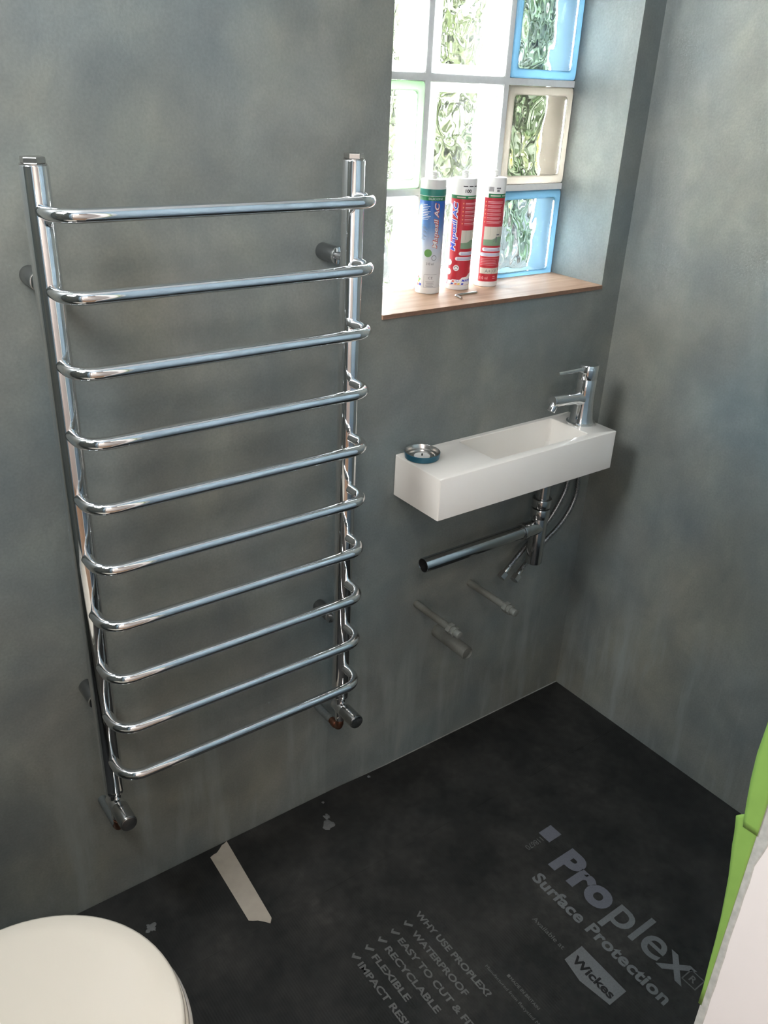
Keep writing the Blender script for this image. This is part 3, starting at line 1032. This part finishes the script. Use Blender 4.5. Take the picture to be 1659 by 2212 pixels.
# batch number, turned a quarter
vs, fs = text2d('118670', 0.0470, 0.0130, 0.0)
bm = bmesh.new()
vv = [bm.verts.new((-0.4465 - a, -0.3770 - b, ZF + 0.00025)) for a, b in vs]
for f in fs:
    bm.faces.new([vv[i] for i in f])
o = link('lettering', bm, M['print_faint'], sh2)
for p in o.data.polygons:
    if p.normal.z < 0:
        p.flip()
for body, xb, y0, y1 in (('WHY USE PROPLEX?', -0.7985, -0.3755, -0.5900), ('WATERPROOF', -0.8320, -0.4065, -0.5645), ('EASY TO CUT & FIT', -0.8640, -0.4040, -0.6230),
                         ('RECYCLABLE', -0.8950, -0.4045, -0.5605), ('FLEXIBLE', -0.9257, -0.4040, -0.5122), ('IMPACT RESISTANT', -0.9567, -0.4020, -0.6280)):
    floor_text(body, xb, y0, y1, 0.0130, 0.030, 'print_faint')
for xb in (-0.8320, -0.8640, -0.8950, -0.9257, -0.9567):
    q = [(0.0080, 0.0), (0.0112, 0.0022), (0.0070, 0.0056), (0.0150, 0.0170), (0.0112, 0.0196), (0.0008, 0.0066)]
    floor_poly('tick', [[(xb - 0.0015 + a * 1.12, -0.3770 - b * 0.98) for a, b in q]], M['print_faint'])
floor_text('MADE IN BRITAIN', -0.7390, -0.5860, -0.6600, 0.0062, 0.01, 'print_faint')
floor_poly('printed_square', [[(-0.7330, -0.5785), (-0.7390, -0.5785), (-0.7390, -0.5840), (-0.7330, -0.5840)]], M['print_faint'])
floor_text('Manufactured from Recycled Material', -0.7598, -0.5410, -0.7080, 0.0062, 0.0, 'print_faint')

# cream masking tape strip on the sheet
bm = bmesh.new()
slab(bm, [(-1.0240, -0.0016), (-1.0300, -0.0045), (-1.0375, -0.0058), (-1.0470, -0.0130), (-1.0560, -0.0185), (-1.0640, -0.0190), (-1.0725, -0.0215),
          (-1.0790, -0.2030), (-1.0720, -0.2085), (-1.0640, -0.2130), (-1.0560, -0.2215), (-1.0505, -0.2280), (-1.0468, -0.2325), (-1.0392, -0.2235), (-1.0385, -0.2190)][::-1], ZF + 0.0002, ZF + 0.0005)
tag(link('masking_tape_strip', bm, M['tape_cream']), 'torn strip of cream masking tape on the black sheet near the wall', 'tape')

# dried plaster splashes
def splat(x, y, r, label, seed, spiky=0.35):
    bm = bmesh.new()
    n = 22
    pts = []
    for i in range(n):
        a = 2 * PI * i / n
        rr = r * (1 + spiky * noise.noise(Vector((seed + math.cos(a) * 2.3, math.sin(a) * 2.3, seed * 2))) * 1.6)
        pts.append((rr * math.cos(a), rr * math.sin(a)))
    top = [bm.verts.new((px * 0.8, py * 0.8, 0.0012)) for px, py in pts]
    bot = [bm.verts.new((px, py, 0.0)) for px, py in pts]
    c = bm.verts.new((0, 0, 0.0018))
    for i in range(n):
        bm.faces.new((bot[i], bot[(i + 1) % n], top[(i + 1) % n], top[i]))
        bm.faces.new((top[i], top[(i + 1) % n], c))
    bm.faces.new(bot[::-1])
    return tag(link('plaster_splash', bm, M['splat'], loc=(x, y, ZF + 0.0001), smooth=True, sharp=60), label, 'plaster splash')
splat(-0.8160, -0.0860, 0.0125, 'largest grey plaster splash on the black sheet, midway below the radiator valve', 1.3)
splat(-0.8065, -0.0640, 0.0070, 'small plaster speck just behind the largest splash', 4.1, 0.6)
splat(-0.7905, -0.0240, 0.0032, 'tiny plaster speck near the wall in line with the largest splash', 6.2)
splat(-0.6560, -0.0150, 0.0038, 'tiny plaster speck by the wall right of the radiator', 8.8)
splat(-1.2420, -0.1110, 0.0100, 'faint plaster splash beside the toilet lid', 10.4, 0.5)

# ================================================================== green masking tape on the door lining
def wall_tape(name, outer, y_in, label, xo, zmin, seed):
    """tape in the plane of the lining face, free edge standing out past it"""
    bm = bmesh.new()
    rows_ = []
    for z, y in outer:
        r_ = []
        for k in range(6):
            t = k / 5
            yy = y_in + (y - y_in) * t
            out_ = 0.0 if yy <= RF else 0.0015 * noise.noise(Vector((z * 14, seed, 0))) * (yy - RF) / 0.02 - (yy - RF) * 0.05
            r_.append(bm.verts.new((xo + out_, yy, z)))
        rows_.append(r_)
    for a, b in zip(rows_, rows_[1:]):
        for k in range(5):
            bm.faces.new((a[k], a[k + 1], b[k + 1], b[k]))
    o = tag(link(name, bm, M['tape_green'], smooth=True), label, 'tape', 'green tape on the door lining')
    m = o.modifiers.new('thickness', 'SOLIDIFY')
    m.thickness = 0.00025
    return o
lower = [(0.6171, -0.9983), (0.6443, -0.9980), (0.6808, -0.9965), (0.7147, -0.9954), (0.7466, -0.9938), (0.775, -0.9915), (0.8022, -0.9890), (0.822, -0.9862),
         (0.838, -0.9838), (0.842, -0.9832), (0.848, -0.9828), (0.8571, -0.9818), (0.8690, -0.9800), (0.8758, -0.9787), (0.8775, -0.9800), (0.8815, -0.9835), (0.8855, -0.9880)]
upper = [(0.8700, -0.9882), (0.8780, -0.9872), (0.8865, -0.9862), (0.8984, -0.9849), (0.9264, -0.9822), (0.9559, -0.9807), (0.9902, -0.9818), (1.05, -0.9815), (1.2, -0.982), (1.4, -0.983), (1.7, -0.982), (2.0, -0.983)]
wall_tape('masking_tape', lower, -1.0020, 'lower length of green masking tape along the white door lining', DX1 - 0.0012, 0.6, 1.0)
wall_tape('masking_tape', upper, -1.0030, 'upper length of green masking tape along the white door lining', DX1 - 0.0020, 0.87, 5.0)

# ================================================================== silicone cartridges on the sill
CR = 0.0247
CAM_P = Vector((-1.5996, -1.2548, 1.4944))
def cartridge(loc, label, body_top=0.2165):
    t = thing('sealant_cartridge', loc, label, 'sealant cartridge', 'sealant cartridges on the sill')
    bm = bmesh.new()
    lathe(bm, [(0.0, 0.004), (0.0215, 0.004), (0.0220, 0.0), (0.0240, 0.0), (CR, 0.0008), (CR, body_top - 0.0030), (CR - 0.0008, body_top - 0.0006), (CR - 0.002, body_top), (0.0100, body_top), (0.0, body_top)], 56)
    link('tube', bm, M['white_plastic'], t, smooth=True)
    bm = bmesh.new()
    pr = [(0.0, body_top + 0.013), (0.0045, body_top + 0.013), (0.0052, body_top + 0.012)]
    for i in range(5):
        zt = body_top + 0.0115 - i * 0.0022
        pr += [(0.0062, zt), (0.0066, zt - 0.0008), (0.0058, zt - 0.0014)]
    pr += [(0.0062, body_top - 0.0002)]
    lathe(bm, pr, 24)
    link('nozzle_thread', bm, M['white_plastic'], t, smooth=True)
    return t

class Wrap:
    """lays flat print (u across, z up, metres) round a cartridge facing the room"""
    def __init__(self, root, turn=0.0):
        self.root = root
        d = CAM_P - Vector(root.location)
        self.a0 = math.atan2(d.y, d.x) + turn
    def put(self, name, bm, off, mat, parent, label=None):
        for v in bm.verts:
            v.select = False
        bmesh.ops.triangulate(bm, faces=bm.faces)
        for _ in range(5):
            es = [e for e in bm.edges if abs(e.verts[0].co.x - e.verts[1].co.x) > 0.003]
            if not es:
                break
            bmesh.ops.subdivide_edges(bm, edges=es, cuts=1)
            bmesh.ops.triangulate(bm, faces=[f for f in bm.faces if len(f.verts) > 3])
        R = CR + off
        for v in bm.verts:
            a = self.a0 + v.co.x / CR
            v.co = Vector((R * math.cos(a), R * math.sin(a), v.co.y))
        me = bpy.data.meshes.new(name)
        bm.normal_update()
        flip = [f for f in bm.faces if f.normal.dot(Vector((f.calc_center_median().x, f.calc_center_median().y, 0))) < 0]
        bmesh.ops.reverse_faces(bm, faces=flip)
        bm.to_mesh(me); bm.free()
        for p in me.polygons:
            p.use_smooth = True
        me.materials.append(M[mat])
        o = bpy.data.objects.new(name, me)
        COL.objects.link(o)
        o.parent = parent
        if label:
            o['label'] = label
        if name in ('fine_print', 'barcode', 'bullet_dots', 'picture_lines'):
            o['kind'] = 'stuff'
        return o
def f_rect(bm, u0, u1, z0, z1):
    n = max(1, int(abs(u1 - u0) / 0.0028))
    for i in range(n):
        a, b = u0 + (u1 - u0) * i / n, u0 + (u1 - u0) * (i + 1) / n
        bm.faces.new([bm.verts.new(p) for p in ((a, z0, 0), (b, z0, 0), (b, z1, 0), (a, z1, 0))])
def f_disc(bm, u, z, r, n=24):
    c = bm.verts.new((u, z, 0))
    vs = [bm.verts.new((u + r * math.cos(2 * PI * k / n), z + r * math.sin(2 * PI * k / n), 0)) for k in range(n)]
    for k in range(n):
        bm.faces.new((c, vs[k], vs[(k + 1) % n]))
def f_ring(bm, u, z, r0, r1, a0=0, a1=2 * PI, n=24):
    for k in range(n):
        a, b = a0 + (a1 - a0) * k / n, a0 + (a1 - a0) * (k + 1) / n
        bm.faces.new([bm.verts.new((u + r * math.cos(t), z + r * math.sin(t), 0)) for r, t in ((r0, a), (r1, a), (r1, b), (r0, b))])
def f_pill(bm, u0, u1, z, h):
    f_rect(bm, u0 + h / 2, u1 - h / 2, z - h / 2, z + h / 2)
    for c, s in ((u0 + h / 2, PI / 2), (u1 - h / 2, -PI / 2)):
        cc = bm.verts.new((c, z, 0))
        vs = [bm.verts.new((c + h / 2 * math.cos(s + PI * k / 8), z + h / 2 * math.sin(s + PI * k / 8), 0)) for k in range(9)]
        for k in range(8):
            bm.faces.new((cc, vs[k], vs[k + 1]))
def f_poly(bm, pts):
    bm.faces.new([bm.verts.new((a, b, 0)) for a, b in pts])
def f_text(bm, body, u, z, width, cap, bold=0.0, shear=0.0, vertical=False):
    vs, fs = text2d(body, width, cap, bold, shear)
    vv = [bm.verts.new((u - b, z + a, 0) if vertical else (u + a, z + b, 0)) for a, b in vs]
    for f in fs:
        try:
            bm.faces.new([vv[i] for i in f])
        except ValueError:
            pass
def B(fn, *calls):
    bm = bmesh.new()
    for c in calls:
        fn(bm, *c)
    return bm
mm = 0.001

# --- blue one
zc = ZS + 0.0002
t = cartridge((-0.4635, 0.1175, zc), 'blue and white sealant cartridge, nearest of the three on the sill')
w = Wrap(t)
lab = w.put('label', B(f_rect, (-40 * mm, 40 * mm, 12 * mm, 178 * mm)), 0.00015, 'blue_label', t, 'blue label fading to white')
w.put('band', B(f_rect, (-41 * mm, 41 * mm, 178 * mm, 186 * mm)), 0.00020, 'green', t, 'green band')
w.put('band', B(f_rect, (-41 * mm, 41 * mm, 187 * mm, 199 * mm)), 0.00060, 'teal', t, 'teal band')
bm = bmesh.new(); f_text(bm, 'Mapesil AC', 14.6 * mm, 89 * mm, 86 * mm, 9.6 * mm, 0.075, 0.18, True)
w.put('lettering', bm, 0.00030, 'ink_red', lab, 'red outline of letters')
bm = bmesh.new(); f_text(bm, 'Mapesil AC', 14.0 * mm, 90 * mm, 84 * mm, 8.6 * mm, 0.012, 0.18, True)
w.put('lettering', bm, 0.00050, 'ink_white', lab, 'pale letters')
bm = bmesh.new()
for i in range(10):
    f_rect(bm, -19 * mm, -19 * mm + (10 + 8 * ((i * 37) % 10) / 10) * mm, (170 - i * 3.0) * mm, (171.1 - i * 3.0) * mm)
w.put('fine_print', bm, 0.00030, 'ink_white', lab)
bm = bmesh.new()
for i in range(12):
    f_rect(bm, -19 * mm, -19 * mm + (6 + 7 * ((i * 53) % 10) / 10) * mm, (132 - i * 2.4) * mm, (132.9 - i * 2.4) * mm)
for i in range(5):
    f_rect(bm, (-4 + (i % 3)) * mm, (14 - (i * 3) % 5) * mm, (24 - i * 2.2) * mm, (24.6 - i * 2.2) * mm)
w.put('fine_print', bm, 0.00030, 'ink_grey', lab)
bm = bmesh.new()
f_rect(bm, -8 * mm, 19 * mm, 38 * mm, 38.4 * mm)
f_rect(bm, -8 * mm, 19 * mm, 12.8 * mm, 13.2 * mm)
f_rect(bm, -8 * mm, -7.6 * mm, 13 * mm, 38 * mm)
w.put('mark_border', bm, 0.00032, 'ink_grey', lab)
w.put('round_badge', B(f_ring, (10 * mm, 71 * mm, 4.2 * mm, 5.2 * mm)), 0.00030, 'ink_grey', lab)
bm = bmesh.new(); f_text(bm, '310 ml', -5 * mm, 57 * mm, 15 * mm, 4.8 * mm, 0.01)
w.put('lettering', bm, 0.00030, 'ink_grey', lab, 'grey letters')
bm = bmesh.new(); f_text(bm, 'CE', 1 * mm, 29.5 * mm, 9 * mm, 5.0 * mm, 0.0)
w.put('lettering', bm, 0.00030, 'ink_grey', lab, 'grey letters')
w.put('green_dot', B(f_disc, (-2.5 * mm, 80 * mm, 7.6 * mm)), 0.00032, 'ink_leaf', lab)
bm = bmesh.new(); f_text(bm, 'SILICONE', -8 * mm, 180 * mm, 30 * mm, 3.6 * mm, 0.0)
for k, (u, z, c) in enumerate(((-24, 31, 'ink_red'), (-20, 27, 'ink_leaf'), (-22, 23, 'ink_yellow'), (-24, 17, 'ink_red'), (-18, 17, 'ink_blue'))):
    w.put('colour_patch', B(f_poly, ([(u * mm, z * mm), ((u + 4) * mm, (z - 2) * mm), ((u + 5) * mm, (z + 2.5) * mm), ((u + 1) * mm, (z + 4.5) * mm)],)), 0.00030, c, lab)
w.put('lettering', bm, 0.00040, 'ink_white', t, 'pale letters on green band')

# --- middle red one
t = cartridge((-0.3825, 0.1185, zc), 'red sealant cartridge in the middle with tall blue lettering and 100 on its white top')
w = Wrap(t)
lab = w.put('label', B(f_rect, (-40 * mm, 40 * mm, 10 * mm, 178 * mm)), 0.00015, 'red', t, 'red label')
w.put('band', B(f_rect, (-40 * mm, 40 * mm, 178 * mm, 185 * mm)), 0.00015, 'green', t, 'green band')
bm = bmesh.new(); f_text(bm, 'Mapesil AC', -10.2 * mm, 77 * mm, 96 * mm, 11.6 * mm, 0.085, 0.18, True)
w.put('lettering', bm, 0.00030, 'ink_white', lab, 'white outline of letters')
bm = bmesh.new(); f_text(bm, 'Mapesil AC', -11.0 * mm, 78 * mm, 94 * mm, 10.4 * mm, 0.02, 0.18, True)
w.put('lettering', bm, 0.00050, 'ink_blue', lab, 'blue letters')
def bullets(u0, u1, z0, step, n):
    bm = bmesh.new()
    bo_ = bmesh.new()
    for i in range(n):
        z = z0 - i * step
        f_disc(bo_, u0 * mm, z * mm, 1.5 * mm, 12)
        f_rect(bm, (u0 + 4) * mm, (u1 - (i * 7) % 5) * mm, (z - 0.1) * mm, (z + 1.3) * mm)
        f_rect(bm, (u0 + 4) * mm, (u1 - (i * 5) % 7) * mm, (z - 2.6) * mm, (z - 1.7) * mm)
    return bm, bo_
bm, bo_ = bullets(1, 34, 170, 7.6, 6)
w.put('fine_print', bm, 0.00030, 'ink_pink', lab)
w.put('bullet_dots', bo_, 0.00030, 'ink_orange', lab)
def picture(w, lab, u0, u1, z0, z1):
    w.put('picture', B(f_rect, (u0 * mm, u1 * mm, z0 * mm, z1 * mm)), 0.00025, 'ink_beige', lab, 'beige tiled room picture')
    h = z1 - z0
    w.put('picture', B(f_poly, ([(u0 * mm, z0 * mm), (u1 * mm, z0 * mm), (u1 * mm, (z0 + h * 0.46) * mm), ((u0 + (u1 - u0) * 0.7) * mm, (z0 + h * 0.48) * mm), ((u0 + (u1 - u0) * 0.4) * mm, (z0 + h * 0.34) * mm), (u0 * mm, (z0 + h * 0.32) * mm)],)), 0.00035, 'ink_sage', lab, 'green floor in picture')
    bm = bmesh.new()
    for q in (0.28, 0.62):
        u = u0 + (u1 - u0) * q
        f_rect(bm, u * mm, (u + 0.35) * mm, (z0 + h * 0.5) * mm, z1 * mm)
    w.put('picture_lines', bm, 0.00035, 'ink_sage', lab)
picture(w, lab, 1, 34, 83, 119)
def pills(w, lab, specs):
    bm = bmesh.new(); bi = bmesh.new()
    for u0, u1, z in specs:
        f_pill(bm, u0 * mm, u1 * mm, z * mm, 7.0 * mm)
        f_rect(bi, (u0 + 4) * mm, (u1 - 3) * mm, (z - 2.2) * mm, (z - 0.5) * mm)
        f_rect(bi, (u0 + 4) * mm, (u1 - 6) * mm, (z + 0.5) * mm, (z + 2.2) * mm)
    w.put('caption_pill', bm, 0.00030, 'ink_white', lab)
    w.put('fine_print', bi, 0.00045, 'ink_lilac', lab)
pills(w, lab, [(-1, 36, 73.5), (-8, 36, 63)])
w.put('round_badge', B(f_disc, (-21 * mm, 54.5 * mm, 6.2 * mm)), 0.00030, 'ink_white', lab)
w.put('round_badge', B(f_disc, (-22 * mm, 36 * mm, 6.6 * mm)), 0.00030, 'ink_white', lab)
w.put('round_badge', B(f_disc, (-4.5 * mm, 44.5 * mm, 6.0 * mm)), 0.00030, 'ink_white', lab)
bm = bmesh.new(); f_ring(bm, -4.5 * mm, 43.5 * mm, 3.3 * mm, 4.6 * mm, 0.1, PI - 0.1, 14); f_rect(bm, -7.5 * mm, -1.5 * mm, 41 * mm, 42 * mm)
w.put('badge_arch', bm, 0.00045, 'ink_grey', lab)
bm = bmesh.new()
f_poly(bm, [(-24 * mm, 10.5 * mm), (36 * mm, 10.5 * mm), (36 * mm, 34 * mm), (26 * mm, 33 * mm), (20 * mm, 27 * mm), (10 * mm, 26 * mm), (4 * mm, 21 * mm), (-10 * mm, 21.5 * mm), (-15 * mm, 19 * mm), (-22 * mm, 19 * mm)])
w.put('white_cloud', bm, 0.00028, 'ink_white', lab)
bm = bmesh.new(); f_text(bm, 'MAPEI', 9 * mm, 17 * mm, 22 * mm, 5.0 * mm, 0.03, 0.2)
f_ring(bm, 0 * mm, 19 * mm, 2.2 * mm, 3.0 * mm, n=6)
w.put('lettering', bm, 0.00040, 'ink_blue', lab, 'blue letters')
for k, (u, z, c) in enumerate(((-12, 16, 'ink_red'), (-14, 11.2, 'ink_blue'), (-6, 11.2, 'ink_orange'), (0, 11.2, 'ink_yellow'), (8, 11.2, 'ink_blue'))):
    w.put('colour_patch', B(f_poly, ([(u * mm, z * mm), ((u + 5) * mm, z * mm), ((u + 6) * mm, (z + 2.8) * mm), ((u + 1.5) * mm, (z + 3.2) * mm)],)), 0.00040, c, lab)
bm = bmesh.new(); f_text(bm, '100', 2.5 * mm, 190.5 * mm, 12.5 * mm, 6.0 * mm, 0.03)
for i in range(3):
    f_rect(bm, -2 * mm + i * 12 * mm, 7 * mm + i * 12 * mm, 201.5 * mm, 203 * mm)
w.put('lettering', bm, 0.00030, 'black', t, 'black number')
bm = bmesh.new(); f_rect(bm, -14 * mm, 4 * mm, 180.5 * mm, 182.6 * mm); f_rect(bm, 9 * mm, 30 * mm, 180.5 * mm, 182.6 * mm)
w.put('fine_print', bm, 0.00030, 'ink_beige', t)

# --- right red one
t = cartridge((-0.3045, 0.1165, zc), 'red sealant cartridge on the right with beige picture, beside the lower blue block')
w = Wrap(t)
w.put('fine_print', B(f_rect, (-19 * mm, -18.7 * mm, 11 * mm, 178 * mm)), 0.00030, 'ink_pink', t)
lab = w.put('label', B(f_rect, (-17 * mm, 45 * mm, 11 * mm, 178 * mm)), 0.00015, 'red', t, 'red label')
w.put('band', B(f_rect, (-9 * mm, 45 * mm, 178 * mm, 186 * mm)), 0.00015, 'green', t, 'green band')
bm, bo_ = bullets(-13, 24, 170, 7.8, 6)
w.put('fine_print', bm, 0.00030, 'ink_pink', lab)
w.put('bullet_dots', bo_, 0.00030, 'ink_orange', lab)
picture(w, lab, -12, 33, 84, 122)
pills(w, lab, [(-13, 34, 76.5), (-17, 34, 66)])
bm = bmesh.new()
f_rect(bm, 14 * mm, 16.5 * mm, 91 * mm, 100 * mm); f_disc(bm, 15 * mm, 101 * mm, 1.6 * mm, 12); f_poly(bm, [(8 * mm, 92 * mm), (8.6 * mm, 91.4 * mm), (15 * mm, 99 * mm), (14.4 * mm, 99.6 * mm)])
f_rect(bm, 15 * mm, 22 * mm, 105 * mm, 108 * mm)
w.put('picture_tool', bm, 0.00045, 'ink_grey', lab)
bm = bmesh.new()
for i in range(5):
    f_rect(bm, -14 * mm, (26 - (i * 7) % 9) * mm, (57.5 - i * 3.2) * mm, (58.2 - i * 3.2) * mm)
w.put('fine_print', bm, 0.00030, 'ink_pink', lab)
w.put('mark_panel', B(f_rect, (-14 * mm, 30 * mm, 27 * mm, 39 * mm)), 0.00030, 'ink_beige', lab)
bm = bmesh.new(); f_text(bm, 'A+', -3 * mm, 29.5 * mm, 12 * mm, 6.5 * mm, 0.0); f_text(bm, 'CE', 13.5 * mm, 30.5 * mm, 9 * mm, 5.2 * mm, 0.0); f_rect(bm, 11.4 * mm, 11.8 * mm, 27 * mm, 39 * mm)
w.put('lettering', bm, 0.00045, 'ink_grey', lab, 'grey letters')
bm = bmesh.new(); f_text(bm, '310 ml', -15 * mm, 15.5 * mm, 19 * mm, 5.6 * mm, 0.015)
f_rect(bm, 15 * mm, 22 * mm, 21 * mm, 22 * mm); f_rect(bm, 15 * mm, 24 * mm, 17 * mm, 18 * mm)
w.put('lettering', bm, 0.00030, 'ink_pink', lab, 'pink letters')
bm = bmesh.new()
for i in range(9):
    f_rect(bm, (-10 + i * 1.25) * mm, (-10 + i * 1.25 + (0.5 + 0.5 * ((i * 3) % 2))) * mm, 190 * mm, 199 * mm)
f_rect(bm, 6 * mm, 15 * mm, 195 * mm, 198 * mm); f_rect(bm, 7 * mm, 13 * mm, 190 * mm, 193.5 * mm)
w.put('barcode', bm, 0.00030, 'ink_grey', t)
bm = bmesh.new(); f_rect(bm, -5 * mm, 16 * mm, 181 * mm, 183.2 * mm); f_rect(bm, 20 * mm, 34 * mm, 181 * mm, 183.2 * mm)
w.put('fine_print', bm, 0.00030, 'ink_beige', t)

# hex key
ko = (-0.4454, 0.0298, ZS + 0.0028)
bm = bmesh.new()
kp = [(0, 0, 0), (0.0035, 0.0140, 0)]
c0, c1, c2 = Vector((0.0, 0.0, 0)), Vector((0.0060, 0.0260, 0)), Vector((0.0640, 0.0275, 0))
path = [c0.lerp(c1, i / 4 * 0.8) for i in range(5)]
for i in range(1, 6):
    s_ = i / 6
    a_ = c0.lerp(c1, 0.8); b_ = c1.lerp(c2, 0.09)
    path.append(a_.lerp(c1, s_).lerp(c1.lerp(b_, s_), s_))
path += [c1.lerp(c2, 0.09 + 0.91 * i / 5) for i in range(6)]
tube(bm, path, 0.0026, 6)
key = link('hex_key', bm, M['steel'], loc=ko)
tag(key, 'small bent steel hex key lying in front of the cartridges on the sill', 'hex key')

# ================================================================== garden outside the glass
bm = bmesh.new(); box(bm, -3, 7, 0.24, 7, -0.35, -0.15)
struct('ground', bm, M['soil'])
def leaf_cloud(blobs, n, size, seed):
    rnd = random.Random(seed)
    bm = bmesh.new()
    for _ in range(n):
        c, r = rnd.choice(blobs)
        while True:
            v = Vector((rnd.uniform(-1, 1), rnd.uniform(-1, 1), rnd.uniform(-1, 1)))
            if v.length <= 1:
                break
        p = Vector(c) + Vector((v.x * r[0], v.y * r[1], v.z * r[2]))
        d = Vector((rnd.uniform(-1, 1), rnd.uniform(-1, 1), rnd.uniform(-1.2, 0.5))).normalized()
        s = d.cross(Vector((rnd.uniform(-1, 1), rnd.uniform(-1, 1), rnd.uniform(-1, 1)))).normalized()
        up = d.cross(s)
        L_ = size * rnd.uniform(0.7, 1.3)
        W_ = L_ * 0.24
        q = [p, p + d * L_ * 0.5 + s * W_ + up * L_ * 0.05, p + d * L_, p + d * L_ * 0.5 - s * W_ + up * L_ * 0.05]
        m0 = p + d * L_ * 0.5 - up * L_ * 0.04
        vs = [bm.verts.new(x) for x in q]
        vm = bm.verts.new(m0)
        for i in range(4):
            bm.faces.new((vs[i], vs[(i + 1) % 4], vm))
    return bm
def shrub(loc, blobs, n, size, mat, stems, label, seed):
    t = thing('garden_shrub', loc, label, 'shrub', 'shrubs outside the window')
    f = link('foliage', leaf_cloud([(rel(c, loc), r) for c, r in blobs], n, size, seed), M[mat], t)
    f['kind'] = 'stuff'
    for st in stems:
        bm = bmesh.new()
        c = catmull(st)
        nn = len(c)
        tube(bm, [rel(p, loc) for p in c], [0.055 * (1 - 0.55 * i / nn) for i in range(nn)], 10)
        link('stem', bm, M['bark'], t, smooth=True)
    return t
shrub((2.1, 2.2, -0.15), [((2.0, 2.15, 1.95), (0.40, 0.4, 0.50)), ((2.2, 2.3, 1.40), (0.5, 0.4, 0.5)), ((1.85, 2.1, 1.3), (0.30, 0.3, 0.5)), ((2.4, 2.4, 2.0), (0.45, 0.4, 0.55))], 1900, 0.19, 'leaf',
      [[(2.1, 2.2, -0.15), (2.08, 2.0, 0.6), (1.98, 1.78, 1.15), (2.12, 1.80, 1.7)], [(2.08, 2.0, 0.6), (2.3, 2.2, 1.1), (2.4, 2.35, 1.8)]],
      'dense green shrub seen through the right column of glass blocks', 3)
shrub((0.98, 1.97, -0.15), [((0.95, 1.95, 1.20), (0.24, 0.25, 0.40)), ((1.05, 2.0, 1.75), (0.22, 0.25, 0.34))], 620, 0.16, 'leaf_pale',
      [[(0.98, 1.97, -0.15), (0.99, 1.97, 0.5), (0.96, 1.96, 1.1), (1.04, 1.99, 1.7)]],
      'pale loose shrub seen through the middle column of glass blocks', 5)
shrub((1.5, 1.44, -0.15), [((1.46, 1.42, 1.22), (0.12, 0.10, 0.07)), ((1.56, 1.46, 1.12), (0.10, 0.10, 0.07))], 90, 0.10, 'leaf_yellow',
      [[(1.5, 1.44, -0.15), (1.51, 1.44, 0.5), (1.49, 1.43, 1.15)]],
      'small yellow-leaved shrub seen low through the cream glass block', 9)
# boarded fence behind
fe = thing('garden_fence', (2.2, 2.95, -0.15), 'grey boarded garden fence behind the shrubs outside', 'fence')
random.seed(3)
x = -0.9
first = None
for i in range(20):
    bm = bmesh.new()
    h_ = 1.36 + random.uniform(-0.01, 0.01)
    box(bm, -0.066, 0.066, -0.009, 0.009, 0, h_, 0.003, 1)
    if first is None:
        o = link('board', bm, M['fence'], fe); first = o
    else:
        bm.free(); o = first.copy(); COL.objects.link(o); o.parent = fe
    o.location = (x, random.uniform(-0.004, 0.004), 0)
    x += 0.142
